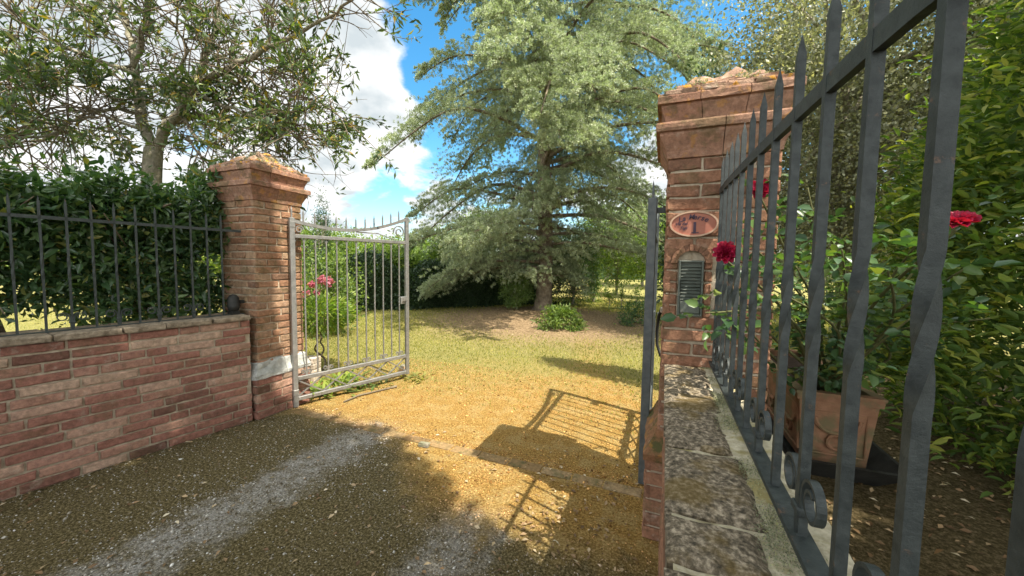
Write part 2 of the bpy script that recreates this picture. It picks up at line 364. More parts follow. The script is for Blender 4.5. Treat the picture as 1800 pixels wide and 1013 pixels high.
    def build(s, name, mat, parent=None, local=False, smooth=False, label=None):
        d = off(parent, local); V = np.array(s.v)-d
        me = bpy.data.meshes.new(name); me.from_pydata(V.tolist(), [], s.f); me.update()
        if smooth: me.polygons.foreach_set('use_smooth', [True]*len(me.polygons))
        o = link_mesh(name, me, mat, parent)
        if label: o['label'] = label
        return o
def np_mesh(name, V, Fq, mat, parent=None, local=False, smooth=False):
    V = np.asarray(V, np.float32)-off(parent, local).astype(np.float32); Fq = np.asarray(Fq, np.int32)
    me = bpy.data.meshes.new(name); k = Fq.shape[1]
    me.vertices.add(len(V)); me.vertices.foreach_set('co', V.ravel())
    me.loops.add(Fq.size); me.loops.foreach_set('vertex_index', Fq.ravel())
    me.polygons.add(len(Fq)); me.polygons.foreach_set('loop_start', np.arange(0, Fq.size, k, dtype=np.int32))
    me.polygons.foreach_set('loop_total', np.full(len(Fq), k, np.int32))
    if smooth: me.polygons.foreach_set('use_smooth', np.ones(len(Fq), bool))
    me.update(calc_edges=True)
    return link_mesh(name, me, mat, parent)
def unit(a): return a/np.maximum(np.linalg.norm(a, axis=-1, keepdims=True), 1e-9)
def rdir(n, zb=0., zs=1.):
    v = rng.normal(size=(n, 3)); v[:, 2] = v[:, 2]*zs+zb; return unit(v)
def leaves(P, D, size, asp=.42, fold=.25, N=None):
    """one folded diamond leaf (2 triangles) per point; returns V, F"""
    n = len(P); size = np.broadcast_to(np.asarray(size, float), (n,))[:, None]
    if N is None: N = rdir(n, .6)
    S = unit(np.cross(D, N)); N = unit(np.cross(S, D))
    b = P; t = P+D*size; mid = P+D*size*.48
    l_ = mid+S*size*asp/2+N*size*fold*.35; r_ = mid-S*size*asp/2+N*size*fold*.35
    V = np.stack([b, l_, t, r_], 1).reshape(-1, 3)
    i = np.arange(n)[:, None]*4
    return V, np.concatenate([i+[0, 2, 1], i+[0, 3, 2]], 0)
def leaf_blades(P, D, size, asp=.5):
    """broad leaf with 6 outline points and a midrib fold"""
    n = len(P); size = np.broadcast_to(np.asarray(size, float), (n,))[:, None]; N = rdir(n, 1.2)
    S = unit(np.cross(D, N)); N = unit(np.cross(S, D)); w = size*asp/2
    ks = [(0, 0, 0), (.28, .85, .12), (.65, .8, .10), (1, 0, -.12), (.65, -.8, .10), (.28, -.85, .12), (.5, 0, 0)]
    V = np.stack([P+D*size*a+S*w*b+N*size*c for a, b, c in ks], 1).reshape(-1, 3)
    i = np.arange(n)[:, None]*7
    F_ = np.concatenate([i+[0, 6, 1], i+[1, 6, 2], i+[2, 6, 3], i+[3, 6, 4], i+[4, 6, 5], i+[5, 6, 0]], 0)
    return V, F_
def merge(parts):
    Vs = []; Fs = []; b = 0
    for V, F_ in parts: Vs.append(V); Fs.append(F_+b); b += len(V)
    return np.concatenate(Vs), np.concatenate(Fs)

def bar_sq(mb, x, y, z0, z1, w, twist=None, tip=0, rot=0., turns=1.0, knob=None):
    zs = [(z0, 0)]
    if twist:
        a, b = twist; K = 56 if w > .014 else 20
        for k in range(K+1): zs.append((a+(b-a)*k/K, turns*math.pi*2*k/K))
        zs.append((z1, turns*math.pi*2))
    else: zs.append((z1, 0))
    r = w/2*math.sqrt(2); vs = []
    for z, ang in zs:
        for k in range(4):
            q = rot+ang+math.pi/4+k*math.pi/2; vs.append((x+r*math.cos(q), y+r*math.sin(q), z))
    n = len(zs)
    fs = [(i*4+k, i*4+(k+1) % 4, (i+1)*4+(k+1) % 4, (i+1)*4+k) for i in range(n-1) for k in range(4)]
    fs.append((3, 2, 1, 0))
    if tip: vs.append((x, y, z1+tip)); t = len(vs)-1; fs += [((n-1)*4+k, (n-1)*4+(k+1) % 4, t) for k in range(4)]
    else: fs.append(tuple((n-1)*4+k for k in range(4)))
    mb.add(vs, fs)

def sharpen(o):
    me = o.data; me.polygons.foreach_set('use_smooth', [True]*len(me.polygons)); me.set_sharp_from_angle(angle=R(35)); me.update()
    return o

def brick(mb, o, u, v, n, L, H, D, ch=.006, jit=.002, nseg=3):
    """one worn brick: o = lower back-left corner on the mortar face, u along, v up, n outwards"""
    o, u, v, n = [np.array(q, float) for q in (o, u, v, n)]
    prof = [(0, -.02), (0, D-ch), (ch, D), (H-ch, D), (H, D-ch), (H, -.02)]
    st = [0, ch]+[L*k/nseg for k in range(1, nseg)]+[L-ch, L]; vs = []
    tilt = random.uniform(-.003, .003); dd = random.uniform(-.003, .003)
    for i, s_ in enumerate(st):
        end = i in (0, len(st)-1)
        for (a, b) in prof:
            bb = b-(ch if end and b > 0 else 0)+(dd if b > 0 else 0)
            aa = a+tilt*(s_/L-.5)
            vs.append(o+u*(s_+random.uniform(-jit, jit))+v*(aa+random.uniform(-jit, jit))+n*(bb+(random.uniform(-jit, jit) if b > 0 else 0)))
    m = len(prof); N = len(st)
    fs = [(i*m+k, (i+1)*m+k, (i+1)*m+k+1, i*m+k+1) for i in range(N-1) for k in range(m-1)]
    fs += [tuple(range(m)), tuple((N-1)*m+k for k in range(m))[::-1]]
    mb.add(vs, fs)
def brick_face(mb, p0, p1, z0, z1, n, course=.073, blen=.27, joint=.012, depth=.012, jit=.0025, phase=0, skip=None):
    """courses of bricks over a vertical face running p0->p1"""
    p0 = np.array(p0, float); p1 = np.array(p1, float); L = np.linalg.norm(p1-p0); u = (p1-p0)/L; u = np.array([u[0], u[1], 0])
    nc = max(1, round((z1-z0)/course)); ch_ = (z1-z0)/nc
    for c in range(nc):
        z = z0+c*ch_; x = -blen*((c*.5+phase) % 1.0)-random.uniform(0, .03)
        while x < L-.01:
            bl = blen*random.uniform(.82, 1.15)
            if random.random() < .15: bl *= .55
            a = max(x, 0); b = min(x+bl-joint, L)
            if b-a > .03 and not (skip and skip(a, b, z, z+ch_)):
                brick(mb, (p0[0]+u[0]*a, p0[1]+u[1]*a, z+joint*.5), u, (0, 0, 1), n, b-a, ch_-joint, depth, jit=jit)
            x += bl
def face_core(mb, x0, x1, y0, y1, z0, z1): mb.box(((x0+x1)/2, (y0+y1)/2, (z0+z1)/2), (x1-x0, y1-y0, z1-z0))
def cornice(mb, x0, x1, y0, y1, prof, segs=2, jit=.004):
    def corner(i, o):
        return ((x0-o, y0-o), (x1+o, y0-o), (x1+o, y1+o), (x0-o, y1+o))[i]
    for s_ in range(4):
        cuts = [0]+sorted([(k+random.uniform(-.1, .1))/segs for k in range(1, segs)])+[1]
        for a, b in zip(cuts[:-1], cuts[1:]):
            vs = []
            K = 4
            for k in range(K+1):
                t = a+(b-a)*k/K; g = .002 if (k == 0 and a > 0) else (-.002 if (k == K and b < 1) else 0)
                for (o, z) in prof:
                    c0 = np.array(corner(s_, o)); c1 = np.array(corner((s_+1) % 4, o)); d = (c1-c0)/np.linalg.norm(c1-c0)
                    q = c0+(c1-c0)*t+d*g
                    mid = 0 < k < K
                    vs.append((q[0]+(random.uniform(-jit, jit) if mid else 0), q[1]+(random.uniform(-jit, jit) if mid else 0), z+(random.uniform(-jit, jit) if mid else 0)))
            m = len(prof)
            fs = [(k*m+j, (k+1)*m+j, (k+1)*m+j+1, k*m+j+1) for k in range(K) for j in range(m-1)]
            fs += [tuple(range(m)), tuple(K*m+j for j in range(m))[::-1]]
            mb.add(vs, fs)

# ------------------------------------------------------------------ the ground
def gh(x, y):
    """ground height: raised bed level behind the right wall, slight rise to the cedar"""
    x = np.asarray(x, float); y = np.asarray(y, float)
    s = lambda t: np.clip(t, 0, 1)**2*(3-2*np.clip(t, 0, 1))
    h = .35*s((x-.30)/.06)*s((7.5-y)/4.0)
    h = h+.12*np.exp(-(((x+3.4)/2.2)**2+((y-10.8)/2.0)**2))
    h = h+.01*np.sin(x*3.1)*np.sin(y*2.3)*s((y-3.4)/1)
    return h
def make_ground():
    def axis(a, b, lo, hi, st):
        g = list(np.arange(lo, hi, st)); x = lo
        d = st
        while x > a: d *= 1.35; x -= d; g.insert(0, x)
        x = g[-1]; d = st
        while x < b: d *= 1.35; x += d; g.append(x)
        return np.array(g)
    gx = axis(-400, 400, -8, .28, .12); gx = np.unique(np.concatenate([gx[gx < .28], [.28, .30, .315, .33, .345, .36], axis(-1, 400, .40, 6, .12)[lambda a: a > .39] if False else np.array([q for q in axis(-1, 400, .42, 6, .12) if q > .39])]))
    gy = axis(-400, 500, -3, 16, .12)
    Xg, Yg = np.meshgrid(gx, gy); Z = gh(Xg, Yg)
    V = np.stack([Xg, Yg, Z], -1).reshape(-1, 3); nx = len(gx); ny = len(gy)
    i, j = np.meshgrid(np.arange(nx-1), np.arange(ny-1)); a = (j*nx+i).ravel()
    F_ = np.stack([a, a+1, a+1+nx, a+nx], 1)
    return tag(np_mesh('ground', V, F_, 'ground', smooth=True), kind='structure')
make_ground()

# brick threshold strip across the gateway
mb = MB(); x = -3.40
while x < -.16:
    l_ = random.uniform(.20, .27); y = 2.60-.02*(x+3.4)
    mb.box((x+l_/2, y, -.0105), (l_-.012, .10, .03), rz=-.01, jit=.004, bev=.004); x += l_
tag(mb.build('threshold', 'threshold'), kind='structure')

def scatter_pebbles():
    n = 150000
    x = rng.uniform(-3.9, .0, n)
    y = .2+rng.uniform(0, 1, n)**.8*4.6
    keep = (x > -3.62+(y-2.2)*.147+0.02) | (y > 2.9); keep &= ~((y > 2.7) & (rng.uniform(size=n) < .72))
    wv = .12*np.sin(y*2.1)+.06*np.sin(y*5.3)
    tr_ = np.maximum(np.exp(-((x+2.36+wv)/.24)**2), .8*np.exp(-((x+.98-wv)/.2)**2)); keep &= (y > 2.6) | (rng.uniform(size=n) < .22+.78*tr_)
    x = x[keep]; y = y[keep]; n = len(x)
    r = rng.uniform(.0018, .0055, n)*(1+(rng.uniform(size=n) < .04)*1.3)
    o = np.array([[1, 0, 0], [0, 1, 0], [-1, 0, 0], [0, -1, 0], [0, 0, .7], [0, 0, -.7]])
    a = rng.uniform(0, 6.28, n); c, s_ = np.cos(a), np.sin(a)
    st = rng.uniform(.6, 1.3, (n, 1, 3)); V = o[None]*st*r[:, None, None]
    Vx = V[..., 0]*c[:, None]-V[..., 1]*s_[:, None]; Vy = V[..., 0]*s_[:, None]+V[..., 1]*c[:, None]
    V = np.stack([Vx+x[:, None], Vy+y[:, None], V[..., 2]+(gh(x, y)+r*.35)[:, None]], -1).reshape(-1, 3)
    f = np.array([[0, 1, 4], [1, 2, 4], [2, 3, 4], [3, 0, 4], [1, 0, 5], [2, 1, 5], [3, 2, 5], [0, 3, 5]])
    F_ = (np.arange(n)[:, None, None]*6+f[None]).reshape(-1, 3)
    tag(np_mesh('gravel', V, F_, 'pebble'), 'loose grey and ochre gravel strewn over the mossy driveway', 'gravel', kind='stuff')
scatter_pebbles()

def scatter_grass():
    n = 190000
    y = 3.4+13*rng.uniform(0, 1, n)**1.25; w = 1+.95*y
    x = -y*.55+rng.uniform(-1, 1, n)*w
    y[:30000] = rng.uniform(.5, 8, 30000); x[:30000] = rng.uniform(-16, -4.9, 30000)
    ex = (x+2.9)/3.6; ey = (y-9.6)/3.1; bed = ex*ex+ey*ey < .8+rng.normal(0, .25, n)
    nearo = (y+.5*np.abs(x+1.2) < 5.6+rng.normal(0, 1.1, n)) & (x > -3.9)
    keep = ~bed & ~((x > .25) & (y < 8)) & ~nearo
    x, y = x[keep], y[keep]; n = len(x); z = gh(x, y)
    h = rng.uniform(.010, .026, n)*(1+.10*y); a = rng.uniform(0, 6.28, n); w = .003+.0008*y
    P = np.stack([x, y, z], 1); S = np.stack([np.cos(a), np.sin(a), 0*a], 1)*w[:, None]
    T = P+np.stack([rng.normal(0, .5, n)*h, rng.normal(0, .5, n)*h, h], 1)
    V = np.stack([P-S, P+S, T], 1).reshape(-1, 3); F_ = np.arange(3*n).reshape(-1, 3)
    tag(np_mesh('grass', V, F_, 'grass'), 'short yellow green lawn grass beyond the gateway', 'grass', kind='stuff')
scatter_grass()

def fallen():
    P = []
    def area(n, x0, x1, y0, y1): P.append(np.stack([rng.uniform(x0, x1, n), rng.uniform(y0, y1, n)], 1))
    area(420, -3.5, -.1, .3, 2.8); area(130, -.8, -.1, 1.8, 2.9); area(60, -.7, -.1, 1., 2.2)
    q = np.stack([-3.55+(lambda yy: (yy-2.0)*.147)(yy := rng.uniform(.5, 2.3, 80))+rng.exponential(.06, 80), yy], 1); P.append(q)
    area(5200, .4, 3.4, .0, 7.0); area(500, -6, .2, 6.8, 12.5)
    P = np.concatenate(P); n = len(P); z = gh(P[:, 0], P[:, 1])+.008
    D = rdir(n, 0, .12); sz = rng.uniform(.018, .045, n); big = P[:, 1] > 5; sz[big] *= 1.4
    V, F_ = leaves(np.c_[P, z], D, sz, .5, .35, N=unit(np.c_[rng.normal(0, .3, (n, 2)), np.ones(n)]))
    tag(np_mesh('leaf_litter', V, F_, 'dead_leaf'), 'dry brown fallen leaves scattered over the ground', 'leaf litter', kind='stuff')
fallen()

# ------------------------------------------------------------------ left wall, pillar, fence
LW = lambda y: -3.523-(2.239-y)*.147          # road face of the left wall
WZ = .955
root = empty('brick_wall', (-3.85, 1, 0), 'long low weathered brick wall on the left under the railings', 'wall')
a0, a1 = (LW(-1.2), -1.2), (LW(2.27), 2.27)
un = np.array([a1[0]-a0[0], a1[1]-a0[1]]); un /= np.linalg.norm(un); nn = np.array([un[1], -un[0], 0])
core = MB()
v0 = [(a0[0], a0[1]), (a1[0], a1[1]), (a1[0]-.32*nn[0], a1[1]-.32*nn[1]), (a0[0]-.32*nn[0], a0[1]-.32*nn[1])]
core.add([(*p, -.05) for p in v0]+[(*p, WZ) for p in v0], [(3, 2, 1, 0), (4, 5, 6, 7), (0, 1, 5, 4), (1, 2, 6, 5), (2, 3, 7, 6), (3, 0, 4, 7)])
core.build('mortar_core', 'mortar', root)
mb = MB(); brick_face(mb, a0, a1, .0, WZ, nn, course=.068, blen=.27, joint=.014, depth=.015, jit=.0026)
bk = v0[3], v0[2]; brick_face(mb, bk[1], bk[0], .0, WZ, -nn, course=.074, blen=.30)
mb.build('brickwork', 'brick', root)
mb = MB(); s_ = 0.; Lw = math.dist(a0, a1)
while s_ < Lw-.02:
    l_ = min(random.uniform(.24, .34), Lw-s_); c = np.array([a0[0], a0[1]])+un*(s_+l_/2)-nn[:2]*.15
    mb.box((c[0], c[1], WZ+.022), (l_-.008, .39, .042), rz=math.atan2(un[1], un[0]), jit=.004, bev=.006); s_ += l_
mb.build('coping', 'coping_left', root)

def pillar(label, x0, x1, y0, y1, plinth_h, zc, brickm, shaftm, ledgem, skip_front=None, o=.06):
    r = empty('brick_pillar', ((x0+x1)/2, (y0+y1)/2, 0), label, 'gate pillar', 'brick pillars of the gateway')
    e = .012
    mb = MB(); face_core(mb, x0+e, x1-e, y0+e, y1-e, 0, zc+.3)
    c = mb; c.build('mortar_core', 'mortar', r)
    def ring(mb, X0, X1, Y0, Y1, z0, z1, course, skip=None):
        nc = round((z1-z0)/course); h = (z1-z0)/nc
        for k in range(nc):
            a = k % 2; q = .0
            for fi, (p, pe, n) in enumerate((((X0, Y0), (X1, Y0), (0, -1, 0)), ((X1, Y0), (X1, Y1), (1, 0, 0)), ((X1, Y1), (X0, Y1), (0, 1, 0)), ((X0, Y1), (X0, Y0), (-1, 0, 0)))):
                p = np.array(p); pe = np.array(pe); u = (pe-p)/np.linalg.norm(pe-p)
                pp = p-np.array(n[:2])*e; pq = pe-np.array(n[:2])*e
                ins = 0 if (fi % 2 == a) else e
                pp = pp+u*(ins if ins else 0); pq = pq-u*(ins if ins else 0)
                L = np.linalg.norm(pq-pp); cuts = [0, L*random.uniform(.42, .58), L] if (k+fi) % 2 else [0, L*random.uniform(.22, .32), L*random.uniform(.72, .8), L]
                for s0, s1 in zip(cuts[:-1], cuts[1:]):
                    if skip and skip(fi, s0+ins, s1+ins, z0+k*h, z0+k*h+h): continue
                    s0_ = s0+(.006 if s0 > 0 else 0); s1_ = s1-(.006 if s1 < L else 0)
                    brick(mb, (pp[0]+u[0]*s0_, pp[1]+u[1]*s0_, z0+k*h+.006), (u[0], u[1], 0), (0, 0, 1), n, s1_-s0_, h-.012, e, jit=.0035)
    mb = MB(); ring(mb, x0, x1, y0, y1, plinth_h+.02, zc, .068, skip_front); mb.build('shaft', shaftm, r)
    pm = MB(); face_core(pm, x0-o+e, x1+o-e, y0-o+e, y1+o-e, -.02, plinth_h); pl = MB(); ring(pl, x0-o, x1+o, y0-o, y1+o, 0, plinth_h, .074)
    p_ = pl.build('plinth', brickm, r); pm.build('mortar_core', 'mortar', r)
    # sloping ledge on top of the plinth
    lg = MB(); K = 10
    prof = [(o+.008, plinth_h-.012), (o+.01, plinth_h+.02), (o*.55, plinth_h+.075), (.012, plinth_h+.13), (-.01, plinth_h+.15)]
    cornice(lg, x0, x1, y0, y1, prof, 2, .007)
    lg.build('ledge', ledgem, r)
    pr = [(-.01, zc-.005), (.004, zc), (.010, zc+.035), (.028, zc+.075), (.046, zc+.108), (.048, zc+.122), (.064, zc+.126), (.066, zc+.140), (.066, zc+.160), (.060, zc+.170), (-.01, zc+.172)]
    mb = MB(); cornice(mb, x0, x1, y0, y1, pr, 2, .0018)
    pr = [(-.01, zc+.174), (.020, zc+.175), (.026, zc+.205), (.042, zc+.245), (.044, zc+.260), (.062, zc+.264), (.062, zc+.275), (.062, zc+.296), (.056, zc+.308), (-.01, zc+.31)]
    cornice(mb, x0, x1, y0, y1, pr, 3, .0018)
    mb.build('cornice', 'cornice', r)
    # broken flat tiles and mortar heaped into a low hip
    mb = MB(); face_core(mb, x0-.045, x1+.045, y0-.045, y1+.045, zc+.28, zc+.318)
    hw, hd = (x1-x0)/2+.05, (y1-y0)/2+.05; cx_, cy_ = (x0+x1)/2, (y0+y1)/2
    for k in range(3):
        f = 1-k*.16; K = 7-k
        for sd in range(4):
            for q in range(K):
                t = (q+.5)/K*2-1+random.uniform(-.03, .03); w_ = 2*hw*f/K
                px_, py_, rz_ = ((t*hw*f, -hd*f*.93, 0), (hw*f*.93, t*hd*f, 1.5708), (t*hw*f, hd*f*.93, 0), (-hw*f*.93, t*hd*f, 1.5708))[sd]
                mb.box((cx_+px_*.93, cy_+py_*.93, zc+.316+k*.026+random.uniform(-.003, .003)), (w_*random.uniform(.86, .98), random.uniform(.07, .11), random.uniform(.020, .028)), rz=rz_+random.uniform(-.07, .07), jit=.004, bev=.004)
    N_ = 26; vs = []
    for j in range(N_+1):
        for i in range(N_+1):
            u_, v_ = i/N_*2-1, j/N_*2-1; rr = max(abs(u_), abs(v_))
            vs.append((cx_+u_*hw*.94, cy_+v_*hd*.94, zc+.308+.17*min(1, (1-rr)*1.25)+(.016*math.sin(7*u_+3*v_)+.012*math.sin(13*v_-5*u_)+random.uniform(-.008, .008))*(1 if rr < .97 else 0)))
    mb.add(vs, [(j*(N_+1)+i, j*(N_+1)+i+1, (j+1)*(N_+1)+i+1, (j+1)*(N_+1)+i) for j in range(N_) for i in range(N_)])
    mb.build('cap', 'cap', r)
    # moss cushions and small weeds growing on the cap
    n = 900; P = np.c_[rng.uniform(x0-.03, x1+.03, n), rng.uniform(y0-.03, y1+.03, n), np.zeros(n)]
    cl = rng.uniform(-1, 1, (16, 2))*[hw*.8, hd*.8]; ci = rng.integers(0, 16, n)
    P[:, 0] = cx_+cl[ci, 0]+rng.normal(0, .028, n); P[:, 1] = cy_+cl[ci, 1]+rng.normal(0, .028, n)
    rr = np.maximum(np.abs(P[:, 0]-cx_)/hw, np.abs(P[:, 1]-cy_)/hd); P = P[rr < .98]; rr = rr[rr < .98]; n = len(P)
    P[:, 2] = zc+.315+.17*np.clip((1-rr)*1.25, 0, 1)
    V, F_ = leaves(P, rdir(n, .9), rng.uniform(.010, .022, n), .45)
    np_mesh('moss', V, F_, 'leaf_oak', r)
    return r
LP = (-3.985, -3.50, 2.325, 2.815)
PL = pillar('left brick pillar with pale lime ledge above its base, carrying the open leaf seen face on', *LP, .40, 2.055, 'brick', 'brick_tan', 'lime', o=.036)
RP = (0.0, .50, 2.17, 2.67)
def niche_skip(fi, s0, s1, z0, z1): return fi == 0 and s1 > .045 and s0 < .225 and z1 > 1.24 and z0 < 1.575
PR = pillar('right brick pillar with lichened cap, oval sign and arched niche', *RP, .46, 2.06, 'brick_orange', 'brick_orange', 'mossy_brick', skip_front=niche_skip)

# niche: brick infill, arch, louvred metal door
yf = RP[2]
mb = MB()
for z in np.arange(1.235, 1.60, .062):
    for (a, b) in ((0.0, .070), (.192, .232)):
        brick(mb, (a, yf+.012, z), (1, 0, 0), (0, 0, 1), (0, -1, 0), b-a-.004, .052, .012, jit=.002)
mb.build('niche_jamb', 'brick_orange', PR)
mb = MB(); K = 11
for k in range(K):
    a = math.pi*(k+.5)/K; c0, s0 = math.cos(a), math.sin(a); cx_, cz_ = .130, 1.515
    r0, r1 = .066, .098; w0 = math.pi/K*.46
    pts = [(cx_+r0*math.cos(a-w0)*1.0, cz_+r0*math.sin(a-w0)), (cx_+r1*math.cos(a-w0), cz_+r1*math.sin(a-w0)), (cx_+r1*math.cos(a+w0), cz_+r1*math.sin(a+w0)), (cx_+r0*math.cos(a+w0), cz_+r0*math.sin(a+w0))]
    yy = yf-random.uniform(.014, .022)
    mb.add([(p[0], yf+.03, p[1]) for p in pts]+[(p[0], yy, p[1]) for p in pts], [(0, 1, 2, 3), (7, 6, 5, 4), (0, 4, 5, 1), (1, 5, 6, 2), (2, 6, 7, 3), (3, 7, 4, 0)])
mb.build('niche_arch', 'brick_orange', PR)
mb = MB(); fr = yf-.006
for (c, d) in (((.076, fr, 1.385), (.010, .02, .29)), ((.184, fr, 1.385), (.010, .02, .29)), ((.130, fr, 1.525), (.098, .02, .010)), ((.130, fr, 1.245), (.098, .022, .012))):
    mb.box(c, d, bev=.002)
mb.box((.130, yf+.006, 1.385), (.098, .004, .27))
mb.box((.130, fr-.001, 1.285), (.094, .010, .062), bev=.002)
nd = mb.build('niche_door', 'shutter', PR)
sm = MB()
for k in range(11):
    z = 1.330+k*.0172
    sm.add([(.083, yf-.012, z-.005), (.177, yf-.012, z-.005), (.177, yf+.002, z+.008), (.083, yf+.002, z+.008), (.083, yf-.010, z-.006), (.177, yf-.010, z-.006), (.177, yf+.004, z+.007), (.083, yf+.004, z+.007)],
           [(0, 1, 2, 3), (7, 6, 5, 4), (0, 4, 5, 1), (3, 2, 6, 7)])
sm.build('louvre', 'shutter', nd)

# oval sign
def text_mesh(parent, txt, size, x, z, y, mat, name='lettering', rot=0, shear=.25, sx=1):
    cu = bpy.data.curves.new('t', 'FONT'); cu.body = txt; cu.size = size; cu.extrude = .0012; cu.offset = size*.02; cu.align_x = 'CENTER'; cu.shear = shear
    to = bpy.data.objects.new('t', cu); COL.objects.link(to)
    bpy.context.view_layer.update()
    me = bpy.data.meshes.new_from_object(to.evaluated_get(bpy.context.evaluated_depsgraph_get()))
    bpy.data.objects.remove(to); bpy.data.curves.remove(cu)
    V = np.zeros(len(me.vertices)*3); me.vertices.foreach_get('co', V); V = V.reshape(-1, 3)
    c, s_ = math.cos(rot), math.sin(rot); X_ = V[:, 0]*sx
    Wv = np.stack([x+X_*c-V[:, 1]*s_, y-V[:, 2], z+X_*s_+V[:, 1]*c], 1)-off(parent, False)
    me.vertices.foreach_set('co', Wv.ravel()); me.update(); me.materials.clear()
    return link_mesh(name, me, mat, parent)
sg = empty('house_sign', (.132, yf-.01, 1.717), 'oval terracotta sign reading La Merse and number 1 on the right pillar', 'sign')
def ellipse_disc(mb, cx, cz, a, b, y0, y1, inner=None, n=48):
    vs = []; fs = []
    for k in range(n):
        t = 2*math.pi*k/n; c, s_ = math.cos(t), math.sin(t)
        vs.append((cx+a*c, y0, cz+b*s_)); vs.append((cx+a*c, y1, cz+b*s_))
        if inner: vs.append((cx+inner[0]*c, y0, cz+inner[1]*s_)); vs.append((cx+inner[0]*c, y1, cz+inner[1]*s_))
    m = 4 if inner else 2
    for k in range(n):
        i, j = k*m, ((k+1) % n)*m
        fs.append((i, j, j+1, i+1))
        if inner: fs += [(i+1, j+1, j+3, i+3), (i+3, j+3, j+2, i+2), (i, i+2, j+2, j)]
    if not inner: fs += [tuple(k*m+1 for k in range(n)), tuple(k*m for k in range(n))[::-1]]
    mb.add(vs, fs)
mb = MB(); ellipse_disc(mb, .132, 1.717, .111, .063, yf+.005, yf-.014); mb.build('plate', 'plaque', sg)
mb = MB(); ellipse_disc(mb, .132, 1.717, .114, .066, yf-.008, yf-.020, (.105, .058)); mb.build('rim', 'plaque_rim', sg, smooth=False)
ys = yf-.0155
for i, ch in enumerate('La Merse'):
    t = (i-3.5)/3.5; text_mesh(sg, ch, .036, .128+t*.058, 1.741-.013*t*t, ys, 'ink', rot=-t*.28)
text_mesh(sg, '1', .080, .137, 1.670, ys, 'ink', name='number', shear=0, sx=1.15)
mb = MB(); mb.box((.140, ys, 1.672), (.034, .002, .005)); mb.build('number', 'ink', sg)
text_mesh(sg, 'Via dei', .021, .074, 1.712, ys, 'ink', rot=.03)
text_mesh(sg, 'Tigli', .021, .084, 1.690, ys, 'ink', rot=.0)

# dark lamp on the left pillar where the railing meets it
lm = empty('wall_lamp', (-3.66, 2.22, 1.12), 'small dark ribbed lantern at the foot of the left pillar beside the railings', 'lamp')
mb = MB()
prof = [(.012, 1.03), (.040, 1.035), (.046, 1.06), (.050, 1.09), (.044, 1.095), (.050, 1.12), (.044, 1.125), (.046, 1.15), (.030, 1.175), (.006, 1.185)]
n = 14; vs = [( -3.66+r_*math.cos(6.2832*k/n), 2.225+r_*math.sin(6.2832*k/n), z) for r_, z in prof for k in range(n)]
fs = [(i*n+k, i*n+(k+1) % n, (i+1)*n+(k+1) % n, (i+1)*n+k) for i in range(len(prof)-1) for k in range(n)]+[tuple(range(n))[::-1], tuple((len(prof)-1)*n+k for k in range(n))]
mb.add(vs, fs); mb.build('housing', 'black', lm, smooth=True)
mb = MB(); mb.box((-3.66, 2.285, 1.11), (.03, .06, .03)); mb.build('bracket', 'black', lm)
mb = MB(); mb.box((-3.66, 2.225, 1.015), (.07, .07, .034), bev=.003); mb.build('foot', 'black', lm)

# ---- railings
def spiral(c, r, a0, turns, shrink, n=26):
    return [(c[0]+r*(1-shrink*t)*math.cos(a0+turns*2*math.pi*t), c[1]+r*(1-shrink*t)*math.sin(a0+turns*2*math.pi*t)) for t in [k/(n-1) for k in range(n)]]
def fence(label, frame, bars, zb, rail, tip_h, w, mat, scroll_idx, twist=(1.35, 1.52), length=None):
    """frame(s) -> world xy on the railing line; bars are distances s along it"""
    p = frame(bars[0]); r = empty('iron_fence', (p[0], p[1], zb), label, 'fence', 'railings on top of the brick walls')
    d0 = np.array(frame(length[1]))-np.array(frame(length[0])); ang = math.atan2(d0[1], d0[0])
    def P3(s, z): q = frame(s); return (q[0], q[1], z)
    mb = MB(); a, b = P3(length[0], zb), P3(length[1], zb)
    mb.ribbon([a, b], (0, 0, 1), .012, .036); mb.build('bottom_rail', mat, r)
    mb = MB(); S = np.linspace(length[0], length[1], 24); side = Vector((-math.sin(ang), math.cos(ang), 0))
    mb.ribbon([P3(s, rail(s)) for s in S], side, .012 if w < .014 else .014, .030 if w > .014 else .022); mb.build('top_rail', mat, r)
    for s in bars:
        mb = MB(); q = frame(s)
        bar_sq(mb, q[0], q[1], zb, rail(s)+tip_h-.035, w, twist=twist, tip=.045, rot=ang, turns=.5); sharpen(mb.build('bar', mat, r))
    for i in scroll_idx:
        s0 = bars[i]
        for sg_ in (-1, 1):
            mb = MB(); R_ = w*2.6
            pts = [(0.006, .004), (.010, .03), (.014, .058)]
            pts = [(w*.6, .004), (w*.62, .04), (w*.9, .085)]
            sp = spiral((w*.9+R_, .085), R_, math.pi, -1.35, .55, 30)
            pts = pts[:2]+sp
            mb.ribbon([(*frame(s0+sg_*u), zb+.008+v) for u, v in pts], side, .014, .006); mb.build('scroll', mat, r)
        mb = MB(); q = frame(s0); mb.box((q[0], q[1], zb+.055), (w*2.6, w*1.6, .016), rz=ang, bev=.003); mb.build('collar', mat, r)
    return r
ybars_r = [.235, .375, .513, .660, .815, .984, 1.15, 1.309, 1.455, 1.60, 1.735, 1.87, 2.01, 2.125]
def rail_r(s): return 1.775+.10*min(1, max(0, (s-.45)/1.5))**.7
fence('dark iron railing with twisted bars on the near right wall', lambda s: (.25, s), [-.05, .09]+ybars_r, 1.005, rail_r, .155, .0155, 'iron', [2, 4, 6, 8, 10, 12, 14], length=(-.3, 2.17))
LFX = lambda y: -3.667-(2.146-y)*.147
lb = [.54, .66, .78, .905, 1.022, 1.14, 1.255, 1.37, 1.484, 1.597, 1.71, 1.822, 1.93, 2.04, 2.146]
